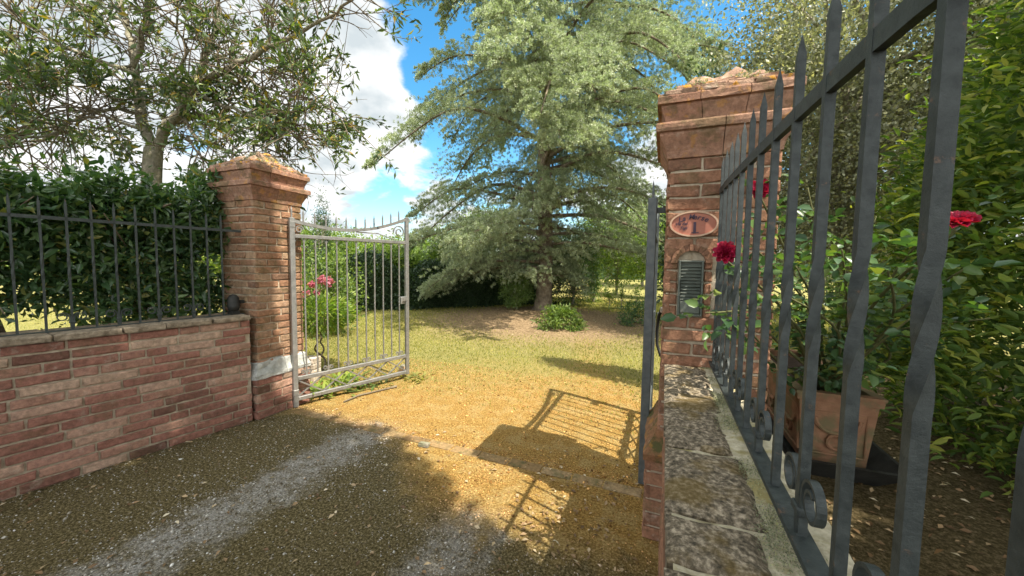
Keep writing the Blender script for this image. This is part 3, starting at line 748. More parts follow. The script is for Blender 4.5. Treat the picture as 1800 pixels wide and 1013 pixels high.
fence('dark green iron railing on the left wall in front of the hedge', lambda s: (LFX(s), s), lb, .998, lambda s: 1.763, .135, .012, 'iron_left', [0, 2, 4+2, 8, 10, 12], length=(-.6, 2.30))

# ------------------------------------------------------------------ right wall
root = empty('brick_wall', (.18, 1, 0), 'low brick wall close on the right with mossy coping below the railing', 'wall')
mb = MB(); face_core(mb, .042, .33, -1.2, 2.17, -.05, .925); mb.build('mortar_core', 'mortar', root)
mb = MB(); brick_face(mb, (.042, 2.10), (.042, -1.2), 0, .92, (-1, 0, 0), course=.072, blen=.28); mb.build('brickwork', 'brick_orange', root)
mb = MB(); js = [-1.2, -.8, -.45, -.1, .24, .50, .693, .845, 1.166, 1.326, 1.491, 1.79, 2.165]
for a, b in zip(js[:-1], js[1:]):
    # each coping tile subdivided so that its worn top undulates
    x0, x1 = .022+random.uniform(-.003, .003), .20+random.uniform(-.012, .014); nx, ny = 8, 10; vs = []; a += .008; b -= .008
    for j in range(ny+1):
        for i in range(nx+1):
            ex = min(i, nx-i)/nx; ey = min(j, ny-j)/ny; e = min(ex*8, ey*10, 1)
            vs.append((x0+(x1-x0)*i/nx+random.uniform(-.002, .002), a+(b-a)*j/ny+random.uniform(-.002, .002), .972+.010*e+random.uniform(-.0022, .0022)))
    m_ = nx+1; fs = [(j*m_+i, j*m_+i+1, (j+1)*m_+i+1, (j+1)*m_+i) for j in range(ny) for i in range(nx)]
    base = len(vs); vs += [(x0, a, .925), (x1, a, .925), (x1, b, .925), (x0, b, .925)]
    e0 = [j*m_ for j in range(ny+1)]; e1 = [j*m_+nx for j in range(ny+1)]
    fs += [tuple([base, base+3]+e0[::-1]), tuple([base+2, base+1]+e1), tuple([base+1, base]+list(range(nx+1))), tuple([base+3, base+2]+[ny*m_+i for i in range(nx, -1, -1)])]
    mb.add(vs, fs)
mb.build('coping', 'coping', root)
mb = MB()                                       # bedding mortar between tiles and along the railing
ny = 90; vs = []; nx = 8
for j in range(ny+1):
    y = -1.2+3.365*j/ny
    for i in range(nx+1):
        x = .034+(.335-.034)*i/nx
        vs.append((x, y, .9685+(.006 if x > .21 else 0)+random.uniform(-.003, .003)))
m_ = nx+1; mb.add(vs, [(j*m_+i, j*m_+i+1, (j+1)*m_+i+1, (j+1)*m_+i) for j in range(ny) for i in range(nx)])
mb.box((.1875, .48, .94), (.295, 3.36, .05)); mb.build('bedding', 'mortar_pale', root)
# moss growing along the joint by the rail
n = 18000; P = np.c_[.222+rng.normal(0, .022, n), rng.uniform(.2, 2.15, n), np.full(n, .977)]
sel = (np.sin(P[:, 1]*9)+np.sin(P[:, 1]*23+1)+rng.normal(0, .5, n) > .2) & (P[:, 0] < .33) & (P[:, 0] > .16); P = P[sel]; n = len(P)
V, F_ = leaves(P, rdir(n, .7), rng.uniform(.003, .006, n), .5); np_mesh('moss', V, F_, 'leaf_oak', root)

# ------------------------------------------------------------------ gate leaves (built in their own axes: x along the leaf, z up)
def gate(label, hinge, ang, L, ztop, zfree, mat, nb=11, wst=.045):
    r = empty('iron_gate', (hinge[0], hinge[1], 0), label, 'gate', 'leaves of the open double gate', rz=ang)
    w = wst; zb0, zb1, zr = .07, .30, 1.745
    def B(name, m): return m.build(name, mat, r, local=True)
    m = MB(); m.box((0, 0, ztop/2+.01), (w, w, ztop), bev=.004); B('stile', m)
    m = MB(); m.box((L, 0, (zfree+.06)/2), (w, w*.9, zfree-.06), bev=.004); B('stile', m)
    m = MB(); m.box((L/2, 0, zb0+.02), (L-w, .036, .04), bev=.003); B('bottom_rail', m)
    m = MB(); m.box((L/2, 0, zb1), (L-w, .036, .04), bev=.003); B('lower_rail', m)
    m = MB(); m.box((L/2, 0, zr), (L-w, .036, .036), bev=.003); B('upper_rail', m)
    def top(x):
        t = x/L; return ztop-.02+(-.075*math.sin(math.pi*min(1, t*1.0)))+(zfree-ztop)*(t**2.2)
    m = MB(); m.ribbon([(x, 0, top(x)) for x in np.linspace(w/2, L-w/2, 20)], (0, 1, 0), .036, .032); B('top_rail', m)
    for k in range(nb):
        x = L*(k+1)/(nb+1); m = MB()
        bar_sq(m, x, 0, zb1, zr, .012, twist=(.95, 1.10), turns=1.0); bar_sq(m, x, 0, top(x), top(x)+.105, .013, tip=.045); sharpen(B('bar', m))
    # end spikes over the stiles
    m = MB(); bar_sq(m, .0, 0, ztop+.005, ztop+.09, .013, tip=.04); B('spike', m)
    # X lattice between the two bottom rails with a ring in each cross
    nX = 5
    for k in range(nX):
        xa = w/2+(L-w)*k/nX; xb = w/2+(L-w)*(k+1)/nX; m = MB()
        m.ribbon([(xa, .004, zb0+.04), (xb, .004, zb1-.02)], (0, 1, 0), .010, .014)
        m.ribbon([(xa, -.005, zb1-.02), (xb, -.005, zb0+.04)], (0, 1, 0), .010, .014); B('lattice', m)
    # C scrolls standing on the lower rail
    for k in range(0, nb, 2):
        x = L*(k+1)/(nb+1)
        for sg_ in (-1, 1):
            m = MB(); pts = [(.008, .02), (.009, .035)]+spiral((.009+.022, .055), .022, math.pi, -1.3, .5, 20)
            m.ribbon([(x+sg_*u, 0, zb1+v) for u, v in pts], (0, 1, 0), .012, .007); B('scroll', m)
    # small arches under the upper rail
    for k in range(nb+1):
        xa = L*k/(nb+1)+.006; xb = L*(k+1)/(nb+1)-.006; m = MB()
        if k == 0: xa += w/2
        if k == nb: xb -= w/2
        c = (xa+xb)/2; h = (xb-xa)/2
        m.ribbon([(c+h*math.cos(a), 0, zr-.06+.042*math.sin(a)) for a in np.linspace(0, math.pi, 12)], (0, 1, 0), .008, .004); B('arch', m)
    # big scrolls in the top band, a rising stay between them
    for (cx_, R_, a0, tn) in ((w/2+.045, .040, 0, 1.4), (L-w/2-.085, .080, math.pi, -1.5)):
        zc_ = (zr+.018+top(cx_)-.016)/2; R_ = min(R_, (top(cx_)-zr-.036)/2)
        m = MB(); m.ribbon([(p[0], 0, p[1]) for p in spiral((cx_, zc_), R_, a0, tn, .72, 34)], (0, 1, 0), .016, .010); B('scroll', m)
    m = MB(); m.tube([(L*.50, 0, top(L*.5)-.02), (L*.7, 0, (top(L*.7)+zr)/2+.01), (L-.17, 0, zr+.03)], .006, 5); B('stay', m)
    # small lock box on the free stile
    m = MB(); m.box((L-.06, 0, 1.02), (.07, .04, .09), bev=.004); m.box((L-.05, -.045, 1.04), (.06, .010, .012)); B('lock', m)
    for zz in (1.86, .16): m = MB(); m.box((0, 0, zz), (.052, .052, .06), bev=.003); B('hinge', m)
    return r
gl = gate('left leaf of the grey iron gate, open and seen face on', (-3.436, 2.655), math.atan2(1.262, .405), 1.33, 1.915, 2.06, 'iron_grey')
gr = gate('right leaf of the gate, swung open and seen edge on', (-.085, 2.655), R(90.0), 1.27, 1.93, 2.06, 'iron_shade', wst=.056)
mb = MB(); mb.box((.0, -.035, 1.86), (.03, .09, .035)); mb.build('hinge_bracket', 'iron', gr, local=True)
mb = MB(); mb.box((.0, .03, 1.88), (.03, .10, .03)); mb.build('hinge_bracket', 'iron', gl, local=True)
# opener arm / cable from the right pillar to the leaf
ca = empty('gate_opener_arm', (-.03, 2.72, 1.0), 'curved black rod hanging between the right leaf and its pillar', 'opener arm')
pts = [W(1163, 545, 2.62), W(1158, 556, 2.66), W(1155, 580, 2.70), W(1155, 605, 2.70), W(1161, 625, 2.66), W(1168, 634, 2.62)]
mb = MB(); mb.tube(pts, .011, 8); mb.build('arm', 'black', ca, smooth=True)
mb = MB(); q = W(1165, 545, 2.62); mb.box(q, (.03, .05, .035), bev=.004); mb.build('bracket', 'stone_pale', ca)

# ------------------------------------------------------------------ things near the gate
lg = empty('log', (-2.84, 3.62, 0), 'short cut log end lying on the ground at the free end of the left leaf', 'log')
c = W(709, 677, 4.95); c[2] = .07; ax = unit(np.array([.55, -.80, 0.])); mb = MB()
mb.tube([c-ax*.14+[0, 0, 0], c-ax*.06, c], [.062, .066, .064], 12); mb.build('bark', 'bark', lg)
mb = MB(); mb.tube([c, c+ax*.006, c+ax*.008], [.060, .058, .02], 12); mb.build('cut_face', 'wood', lg)
br = empty('fallen_branch', (-3.2, 3.2, 0), 'thin crooked branch lying under the left leaf', 'branch')
mb = MB(); pts = []
for px, py in ((604, 707), (630, 697), (655, 690), (680, 684), (697, 680)):
    d = ray(px, py); t = (.012-CAM_H)/d[2]; pts.append(_o+d*t+[0, 0, random.uniform(0, .012)])
mb.tube(pts, [.007, .011, .010, .012, .016], 6); mb.build('bough', 'twig', br)
d = ray(745, 785); t = -CAM_H/d[2]; q = _o+d*t
mb = MB(); mb.box((q[0], q[1], .016), (.09, .045, .032), rz=.1, jit=.006, bev=.006)
tag(mb.build('wood_block', 'bark'), 'small dark block lying on the ground in the middle of the gateway', 'block')
bb = MB()
for (px, py, h) in ((548, 668, .30),):
    d = ray(px, py); t = -CAM_H/d[2]; q = _o+d*t
    for k in range(4): bb.box((q[0], q[1], .037+k*.074), (.16, .16, .066), rz=.3+random.uniform(-.05, .05), jit=.004, bev=.006)
tag(bb.build('brick_stub', 'stone_pale'), 'low stub of stacked pinkish bricks behind the left leaf', 'brick stub')

# ------------------------------------------------------------------ plants
def tube_tree(name, paths, mat, parent, n=7):
    mb = MB()
    for pts, rad in paths: mb.tube(pts, rad, n)
    return mb.build(name, mat, parent, smooth=True)
def bez(pts, K=6, wig=0.):
    pts = [np.array(p, float) for p in pts]; out = []
    for i in range(len(pts)-1):
        p0 = pts[max(i-1, 0)]; p1 = pts[i]; p2 = pts[i+1]; p3 = pts[min(i+2, len(pts)-1)]
        for k in range(K):
            t = k/K; out.append(.5*((2*p1)+(-p0+p2)*t+(2*p0-5*p1+4*p2-p3)*t*t+(-p0+3*p1-3*p2+p3)*t**3)+rng.normal(0, wig, 3))
    out.append(pts[-1]); return out
def bushy(name, label, cat, base, h, rx, ry, nleaf, size, mat, group=None, z0=.0, clumps=60, trunk=True, bark='bark', asp=.42, lim=None, shape='round', csz=.22, blade=False, crown_name='crown', fill=.15):
    """shrub or small tree: tapered trunk, limbs to each leaf clump, thousands of separate leaves"""
    bx, by = base; bz = float(gh(bx, by)); r = empty(name, (bx, by, bz), label, cat, group)
    ch = h-z0
    u = rdir(clumps, .0); rad = rng.uniform(.45, 1., clumps)**.6
    if shape == 'round': C_ = u*rad[:, None]*[rx, ry, ch/2]*.92+[bx, by, bz+z0+ch/2]
    elif shape == 'box':
        C_ = rng.uniform(-1, 1, (clumps, 3)); k = rng.integers(0, 3, clumps)
        m_ = rng.uniform(size=clumps) < .75; C_[np.arange(clumps)[m_], k[m_]] = np.sign(C_[np.arange(clumps)[m_], k[m_]])*rng.uniform(.8, 1, m_.sum())
        C_ = C_*[rx, ry, ch/2]*.93+[bx, by, bz+z0+ch/2]
    elif shape == 'column':
        t = rng.uniform(0, 1, clumps); a = rng.uniform(0, 6.28, clumps); w = np.sin(np.clip(t*.93+.06, 0, 1)*math.pi)**.55*(1-t*.45)
        C_ = np.c_[bx+rx*w*np.cos(a)*.85, by+ry*w*np.sin(a)*.85, bz+z0+ch*t]
    elif shape == 'dome':
        u[:, 2] = np.abs(u[:, 2]); C_ = u*rad[:, None]*[rx, ry, ch]*.93+[bx, by, bz+z0]
    if trunk:
        paths = []; tr = max(.02, h*.022)
        top = bz+z0+ch*.55
        main = bez([(bx, by, bz-.05), (bx+rng.normal(0, .05*rx), by, bz+(top-bz)*.5), (bx+rng.normal(0, .1*rx), by+rng.normal(0, .1*ry), top)], 5)
        paths.append((main, np.linspace(tr, tr*.45, len(main))))
        nl = min(clumps, lim or 26)
        for i in rng.choice(clumps, nl, replace=False):
            s_ = main[rng.integers(len(main)//3, len(main))]; e_ = C_[i]; mid = (np.array(s_)+e_)/2+rng.normal(0, .08*rx, 3)
            q = bez([s_, mid, e_], 4); paths.append((q, np.linspace(tr*.38, tr*.07, len(q))))
        tube_tree('trunk', paths, bark, r, 6)
    s0 = np.array([rx, ry, max(.12, ch/2)])*csz
    w = rng.uniform(.5, 1.5, clumps); ci = rng.choice(clumps, nleaf, p=w/w.sum())
    P = C_[ci]+rng.normal(size=(nleaf, 3))*s0*rng.uniform(.5, 1.1, (clumps, 1))[ci]
    if fill:
        k = int(nleaf*fill); uu = rdir(k)*rng.uniform(0, .8, (k, 1)); P[:k] = uu*[rx, ry, ch/2]+[bx, by, bz+z0+ch/2]
    P[:, 2] = np.maximum(P[:, 2], gh(P[:, 0], P[:, 1])+.01)
    D = unit(unit(P-[bx, by, bz+z0+ch*.35])*.7+rdir(nleaf)*.9)
    sz = rng.uniform(.6, 1.25, nleaf)*size
    V, F_ = (leaf_blades if blade else leaves)(P, D, sz, asp)
    np_mesh(crown_name, V, F_, mat, r)
    return r

# --- left laurel hedge behind the railing
def hedge_left():
    r = empty('hedge', (-4.4, 1, 0), 'tall dark laurel hedge behind the left railings', 'hedge')
    n = 42000
    y = rng.uniform(-1.6, 3.0, n); z = .90+rng.uniform(0, 1, n)**.85*1.47
    nz = np.sin(y*3.1)*.5+np.sin(y*7.3+z*4)*.5
    z = np.where(z > 2.15+.18*nz+rng.normal(0, .07, n), z-.4, z)
    x = -3.90-(2.2-y)*.147-np.abs(rng.normal(0, .34, n))-.03*nz
    # thin openings low down
    gap = (z < 1.55) & (np.sin(y*5.3+1.1)+np.sin(z*6+y*2.2)+rng.normal(0, .4, n) > .85)
    gap |= (z < 1.10) & (rng.uniform(size=n) < .18)
    P = np.c_[x, y, z][~gap]; n = len(P)
    D = unit(rdir(n)*.8+[.45, 0, .25]); V, F_ = leaf_blades(P, D, rng.uniform(.035, .115, n), .42)
    V2, F2 = leaves(P[:9000]+rng.normal(0, .06, (9000, 3)), rdir(9000), rng.uniform(.04, .08, 9000), .4)
    np_mesh('foliage', *merge([(V, F_), (V2, F2)]), 'leaf_dark', r)
    paths = []
    for y0 in np.arange(-1.3, 3.0, .42):
        y0 += rng.uniform(-.1, .1); x0 = -4.25-(2.2-y0)*.147
        m_ = bez([(x0, y0, 0), (x0+.05, y0+rng.normal(0, .08), .8), (x0, y0+rng.normal(0, .15), 1.9)], 5); paths.append((m_, np.linspace(.028, .010, len(m_))))
        for k in range(5):
            s_ = m_[rng.integers(4, len(m_))]; e_ = np.array(s_)+rng.normal(0, .3, 3)+[.1, 0, .25]; q = bez([s_, (np.array(s_)+e_)/2+rng.normal(0, .05, 3), e_], 3)
            paths.append((q, np.linspace(.010, .003, len(q))))
    tube_tree('stems', paths, 'twig', r, 5)
hedge_left()

# --- left tree: pale forked trunk, open crown
def left_tree():
    b = W(270, 560, 4.6); r = empty('deciduous_tree', (b[0], b[1], 0), 'open crowned tree with a pale forked trunk behind the left hedge', 'tree')
    D0 = 4.5; L_ = []
    def limb(pp, r0, r1, dz=0, wig=.012):
        pts = []
        for i, q in enumerate(pp):
            dd = q[2] if len(q) > 2 else D0+dz*i/(len(pp)-1); pts.append(W(q[0], q[1], dd))
        q = bez(pts, 5, wig); L_.append((q, np.linspace(r0, r1, len(q)))); return q
    base = W(268, 420, D0); g0 = base.copy(); g0[2] = 0
    q = bez([g0, base, W(266, 330, D0), W(270, 262, D0)], 5); L_.append((q, np.linspace(.115, .09, len(q))))
    limb([(270, 268), (252, 215), (240, 160), (238, 120), (232, 75), (214, 15), (200, -60)], .062, .022, .2)
    limb([(272, 272), (290, 225), (320, 190), (345, 150), (400, 122), (450, 92), (512, 64), (590, 20), (640, -10)], .058, .008, -.5)
    limb([(346, 152), (360, 105), (378, 60), (386, 10), (388, -50)], .05, .015, .1)
    limb([(236, 120), (250, 60), (262, 10), (270, -40)], .04, .015, -.3)
    limb([(248, 200), (200, 190), (150, 205), (80, 235), (10, 250), (-60, 240)], .022, .008, -.9)
    limb([(262, 232), (215, 215), (160, 200), (110, 222), (50, 262), (0, 300)], .020, .006, .5)
    limb([(240, 130), (170, 105), (110, 80), (60, 50), (10, 10), (-20, -30)], .028, .006, -.5)
    limb([(225, 45), (190, 25), (140, 15), (90, -20)], .02, .006, .3)
    limb([(340, 160), (390, 185), (440, 205), (500, 225), (542, 262)], .03, .006, -.2)
    limb([(300, 220), (350, 205), (420, 240), (470, 262), (510, 282)], .025, .006, .4)
    limb([(322, 190), (340, 235), (390, 262), (430, 275)], .022, .005, -.4)
    limb([(410, 118), (450, 150), (490, 165), (540, 180), (600, 190)], .015, .003, -.3)
    limb([(450, 92), (480, 50), (470, 10), (480, -30)], .012, .004, .2)
    limb([(280, 150), (330, 90), (310, 40), (330, -20)], .02, .006, -.5)
    limb([(230, 110), (180, 140), (130, 150), (95, 140)], .018, .004, -.3)
    limb([(380, 130), (420, 150), (470, 190), (520, 225)], .016, .004, -.3)
    limb([(330, 240), (370, 290), (420, 300)], .016, .004, -.2)
    limb([(430, 105), (470, 130), (520, 140), (545, 165)], .012, .003, .2)
    limb([(-60, 330), (0, 260), (50, 220), (90, 190)], .02, .004, -.6)
    limb([(-80, 250), (-20, 200), (20, 160), (60, 140)], .02, .004, -.4)
    main = list(L_); P = []; Dr = []
    tw = []
    for bi, (q, rad) in enumerate(main[1:]):
        q = np.array(q); nt = int(len(q)*1.7)
        for k in range(nt):
            i = rng.integers(len(q)//5, len(q)); s_ = q[i]
            d = unit(rdir(1)[0]*1.0+unit(q[-1]-q[0])*.45+[0, 0, .12]); Lt = rng.uniform(.35, .85)
            e_ = s_+d*Lt; mid = (s_+e_)/2+rng.normal(0, .06, 3); tq = bez([s_, mid, e_], 4); tw.append((tq, np.linspace(.008, .0025, len(tq))))
            bare = (s_[2] > 3.6 and rng.uniform() < .62)
            tq = np.array(tq)
            for kk in range(3):
                s2 = tq[rng.integers(2, len(tq))]; d2 = unit(d+rdir(1)[0]*.9); l2 = rng.uniform(.15, .4); e2 = s2+d2*l2; tw.append(([s2, (s2+e2)/2+rng.normal(0, .02, 3), e2], [.004, .003, .0015]))
                if bare and rng.uniform() < .75: continue
                m_ = 11; t = rng.uniform(.1, 1, (m_, 1)); P.append(s2+(e2-s2)*t+rng.normal(0, .015, (m_, 3))); Dr.append(unit(rdir(m_)*.75+d2*.7))
            if not bare:
                m_ = 7; ii = rng.integers(2, len(tq), m_); P.append(tq[ii]+rng.normal(0, .02, (m_, 3))); Dr.append(unit(rdir(m_)*.8+d*.6))
    tube_tree('trunk', main, 'bark', r, 10); tube_tree('twigs', tw, 'twig', r, 4)
    P = np.concatenate(P); Dr = np.concatenate(Dr); n = len(P)
    fld = np.sin(P[:, 0]*5.3+P[:, 2]*2.2)+np.sin(P[:, 1]*6.1-P[:, 2]*3.1+.7)+np.sin(P[:, 2]*7.3+P[:, 0]*2.)
    k_ = fld > -.35+rng.normal(0, .25, n); P, Dr = P[k_], Dr[k_]; n = len(P)
    V, F_ = leaves(P, Dr, rng.uniform(.055, .125, n), .30, .3)
    np_mesh('crown', V, F_, 'leaf_left', r)
    # bare arching shoots over the top
    tw = []
    for k in range(46):
        s_ = W(rng.uniform(60, 620), rng.uniform(60, 170), 4.3+rng.normal(0, .4)) if k % 3 else W(rng.uniform(0, 330), rng.uniform(30, 120), 4.4)
        i = rng.integers(1, len(main)); qq = np.array(main[i][0]); s_ = qq[rng.integers(len(qq)//2, len(qq))]
        e_ = s_+np.array([rng.normal(0, .5), rng.normal(0, .3), rng.uniform(.4, 1.1)]); mid = (s_+e_)/2+rng.normal(0, .16, 3); q = bez([s_, mid, e_+rng.normal(0, .1, 3)], 6)
        tw.append((q, np.linspace(.007, .002, len(q))))
    tube_tree('bare_shoots', tw, 'twig', r, 4)
left_tree()

# --- the big cedar
def cedar():
    bx, by = -3.41, 11.0; bz = float(gh(bx, by)); r = empty('cedar_tree', (bx, by, bz), 'large silvery green cedar with drooping tiers in the middle of the garden', 'tree')
    H = 15.5; paths = []
    main = bez([(bx, by, bz-.1), (bx+.05, by, 2.0), (bx-.06, by, 5), (bx+.05, by+.05, 9), (bx, by, H)], 6)
    rad = [max(.03, .25*(1-.9*(p[2]/H))**.9) for p in main]; rad[0] = .42; rad[1] = .30
    paths.append((main, rad)); main = np.array(main)
    tips = []; subs = []
    nb = 205
    for i in range(nb):
        t = i/nb; z = 1.15+(H-1.6)*t**1.05; az = i*2.39996+rng.normal(0, .25)
        d = np.array([math.cos(az), math.sin(az), 0]); lat = d[0]*_rt0[0]+d[1]*_rt0[1]   # + = right in view
        L = 5.3*(1-max(0, (z-7.5)/9)**1.3)*rng.uniform(.72, 1.08)
        if z < 2.9: L *= .80 if lat < -.45 else (.75 if (lat > .6 and z > 2.1) else .22)
        if 3.6 < z < 5.0 and lat < -.3: L *= .55
        if z < 4.4 and d@np.array([.37, -.93, 0]) > .25 and -.5 < lat < .6: L *= .35
        if z > 7.4 and i % 5 not in (0, 2, 3): continue
        if z > 6.2: L *= .92
        if 3.2 < z < 6.0 and lat < -.35 and i % 2: continue
        if 3.2 < z < 6.6 and abs(lat) > .55 and i % 3 == 0: continue
        if L < .4: L = .4
        rise = .20 if z > 3 else .02
        s_ = np.array([np.interp(z, main[:, 2], main[:, 0]), np.interp(z, main[:, 2], main[:, 1]), z])
        drop = rng.uniform(.06, .34)*L
        q = bez([s_, s_+d*L*.35+[0, 0, L*rise*.5], s_+d*L*.7+[0, 0, L*rise*.5-drop*.4]+rng.normal(0, .1, 3), s_+d*L+[0, 0, -drop]+rng.normal(0, .1, 3)], 6)
        paths.append((q, np.linspace(.055*(L/5)+.015, .008, len(q)))); q = np.array(q)
        side = np.array([-d[1], d[0], 0])
        ns = int(L/.145)
        for k in range(ns):
            tt = .16+.84*(k+rng.uniform(0, .6))/ns; f = tt*(len(q)-1); a = int(min(f, len(q)-2)); p = q[a]+(q[a+1]-q[a])*(f-a)
            for sg_ in (-1, 1):
                l2 = (.95*math.sin(math.pi*min(1, .25+tt*.75))**.8+.28)*rng.uniform(.6, 1.1)*(.55+.45*L/5.3)
                dd = unit(d*rng.uniform(.45, .9)+side*sg_*rng.uniform(.4, 1)+[0, 0, rng.uniform(-.55, .22)])
                l2 *= rng.uniform(.75, 1.35); e = p+dd*l2+[0, 0, -.16*l2]; subs.append((p, e, dd, d))
    # sub-branchlets carry twiglets, twiglets carry needle tufts
    p = np.array([s[0] for s in subs]); e = np.array([s[1] for s in subs]); dd = np.array([s[2] for s in subs]); dm = np.array([s[3] for s in subs])
    twv = []
    S, T = [], []
    ln = np.linalg.norm(e-p, axis=1)
    K = 9
    for k in range(K):
        t = (.12+.88*(k+rng.uniform(0, 1, len(p)))/K)[:, None]
        c = p+(e-p)*t+np.c_[0*ln, 0*ln, .22*ln*np.sin(t[:, 0]*3.14)]
        sd = unit(np.cross(dd, [0, 0, 1.]))*np.where(rng.uniform(size=(len(p), 1)) < .5, 1, -1)
        w = unit(dd*.8+sd*rng.uniform(.4, 1.1, (len(p), 1))+rdir(len(p))*.25+[0, 0, -.15])
        l3 = (ln*rng.uniform(.14, .28, len(p)))[:, None]*(1.15-t*.6)
        S.append(c); T.append(c+w*l3)
    S.append(p); T.append(e)
    S = np.concatenate(S); T = np.concatenate(T)
    tube_tree('trunk', paths, 'bark_cedar', r, 9)
    # twigs as thin blades
    sd = unit(np.cross(T-S, [0, 0, 1.]))*.004
    V = np.stack([S-sd, S+sd, T], 1).reshape(-1, 3); np_mesh('twigs', V, np.arange(len(V)).reshape(-1, 3), 'twig', r)
    m_ = 7; P = np.concatenate([S+(T-S)*rng.uniform(.05, 1.02, (len(S), 1)) for _ in range(m_)]); A = np.concatenate([unit(T-S)]*m_)
    P = P+rng.normal(0, .005, P.shape); n = len(P); rr = rng.uniform(.030, .058, n)[:, None]
    vs = []
    side = unit(np.cross(A, [0, 0, 1.])); upv = unit(np.cross(side, A))
    for k in range(5):
        a = 2*math.pi*k/5+rng.uniform(0, 1, (n, 1)); nd = unit(A*.75+(side*np.cos(a)+upv*np.sin(a))*1.0+[0, 0, .15]); wd = unit(np.cross(nd, rdir(n)))*.007
        vs.append(np.stack([P-wd, P+wd, P+nd*rr], 1))
    V = np.stack(vs, 1).reshape(-1, 3)
    # a tuft must be one island for its tint: share through a common centre vertex
    C_ = P; base = np.arange(n)*11; VV = np.empty((n, 11, 3)); VV[:, 0] = C_
    Ft = []
    for k in range(5):
        VV[:, 1+2*k] = vs[k][:, 2]+(vs[k][:, 1]-vs[k][:, 0])*.55; VV[:, 2+2*k] = vs[k][:, 2]-(vs[k][:, 1]-vs[k][:, 0])*.55
        Ft.append(np.stack([base, base+1+2*k, base+2+2*k], 1))
    np_mesh('needles', VV.reshape(-1, 3), np.concatenate(Ft), 'needle', r)
    print('cedar tufts', n)
cedar()

# --- shrubs and trees in the garden, placed along their sight lines
def gp(px, py, z=0.): d = ray(px, py); t = (z-CAM_H)/d[2]; q = _o+d*t; return (float(q[0]), float(q[1]))
def at(px, d): q = W(px, 470, d); return (float(q[0]), float(q[1]))
bushy('shrub', 'rounded clipped shrub just left of the cedar trunk', 'shrub', gp(908, 550), 1.20, .62, .62, 9000, .05, 'leaf_topiary', z0=0, clumps=90, csz=.12, fill=.5)
bushy('shrub', 'low leafy plant at the foot of the cedar trunk', 'shrub', gp(982, 580), .62, .52, .42, 2600, .085, 'leaf_mid', clumps=26, shape='dome', trunk=False, blade=True, asp=.3)
bushy('shrub', 'dark shrub right behind the cedar trunk', 'shrub', at(1008, 13.5), 2.6, 1.0, 1.0, 9000, .09, 'leaf_dark', clumps=60)
bushy('shrub', 'lighter green column of foliage beside the gap to the far lawn', 'shrub', at(1045, 15), 2.9, .5, .5, 5000, .09, 'leaf_mid', clumps=40, shape='column')
bushy('shrub', 'small dark shrub near the free end of the right leaf', 'shrub', gp(1115, 572), .62, .42, .4, 1800, .06, 'leaf_dark', clumps=24, shape='dome', trunk=False)
for i, (px, h) in enumerate(((1072, .8), (1095, .95), (1122, .75))):
    bushy('flower_stalks', ['slender upright plant at the left end of the row right of the cedar', 'tallest upright plant in the row right of the cedar', 'upright plant at the right end of the row right of the cedar'][i], 'plant', at(px, 12.6), h, .3, .25, 500, .07, 'leaf_mid', group='upright plants in the bed', clumps=14, shape='dome', csz=.18)
# long clipped hedge along the back of the lawn
def far_hedge(label, A, B, h, w, n, mat='leaf_hedge'):
    A = np.array(A); B = np.array(B); u = (B-A); L = np.linalg.norm(u); u /= L; v = np.array([-u[1], u[0]])
    r = empty('hedge', (A[0], A[1], 0), label, 'hedge')
    mb = MB(); mb.add([(*(A-v*w*.3), 0), (*(B-v*w*.3), 0), (*(B+v*w*.3), 0), (*(A+v*w*.3), 0), (*(A-v*w*.3), h*.7), (*(B-v*w*.3), h*.7), (*(B+v*w*.3), h*.7), (*(A+v*w*.3), h*.7)],
        [(3, 2, 1, 0), (4, 5, 6, 7), (0, 1, 5, 4), (1, 2, 6, 5), (2, 3, 7, 6), (3, 0, 4, 7)])
    mb.build('inner_growth', 'leaf_hedge', r)
    s_ = rng.uniform(-.2, L+.2, n); f = rng.uniform(size=n); top = f < .3
    o = np.where(top, rng.uniform(-.5, .5, n)*w, np.sign(rng.uniform(-1, 1, n))*w*(.5+rng.normal(0, .05, n))); hh = h*(1+.16*np.sin(s_*1.7)+.10*np.sin(s_*4.1+1)); z = np.where(top, hh*(1+rng.normal(0, .05, n)), rng.uniform(0, 1, n)*hh); o = o*(1+.25*np.sin(s_*2.9))+rng.normal(0, .08, n)
    P = np.c_[A[0]+u[0]*s_+v[0]*o, A[1]+u[1]*s_+v[1]*o, z]
    V, F_ = leaves(P, rdir(n, .3), rng.uniform(.06, .12, n), .5); np_mesh('foliage', V, F_, mat, r)
far_hedge('dark clipped hedge along the far side of the lawn', at(560, 11.4), at(965, 14.0), 1.45, 1.1, 30000)
# trees and bushes beyond the hedge
bg = [(560, 16, 3.6, 1.5, 1.4, 'leaf_mid', 'round bright green tree beyond the hedge, just right of the left pillar'),
      (640, 17, 3.3, 1.7, 1.4, 'leaf_bright', 'yellow green bushy tree beyond the hedge behind the middle of the left leaf'),
      (705, 19, 3.4, 1.6, 1.4, 'leaf_mid', 'mid green tree beyond the hedge behind the free stile of the left leaf'),
      (775, 22, 4.2, 2.0, 1.6, 'leaf_bright', 'bright tree beyond the hedge seen left of the cedar'),
      (850, 26, 5.2, 2.6, 2.0, 'leaf_mid', 'broad tree beyond the hedge partly behind the cedar'),
      (1065, 30, 6.8, 2.8, 2.4, 'leaf_mid', 'distant tree behind the gap right of the cedar'),
      (1130, 27, 6.0, 2.6, 2.4, 'leaf_bright', 'distant bright tree at the right edge of the far lawn'),
      (1190, 24, 6.0, 2.6, 2.4, 'leaf_mid', 'distant tree directly behind the right pillar'),
      (985, 20, 3.4, 1.6, 1.2, 'leaf_hedge', 'dark bushy tree far behind the cedar trunk')]
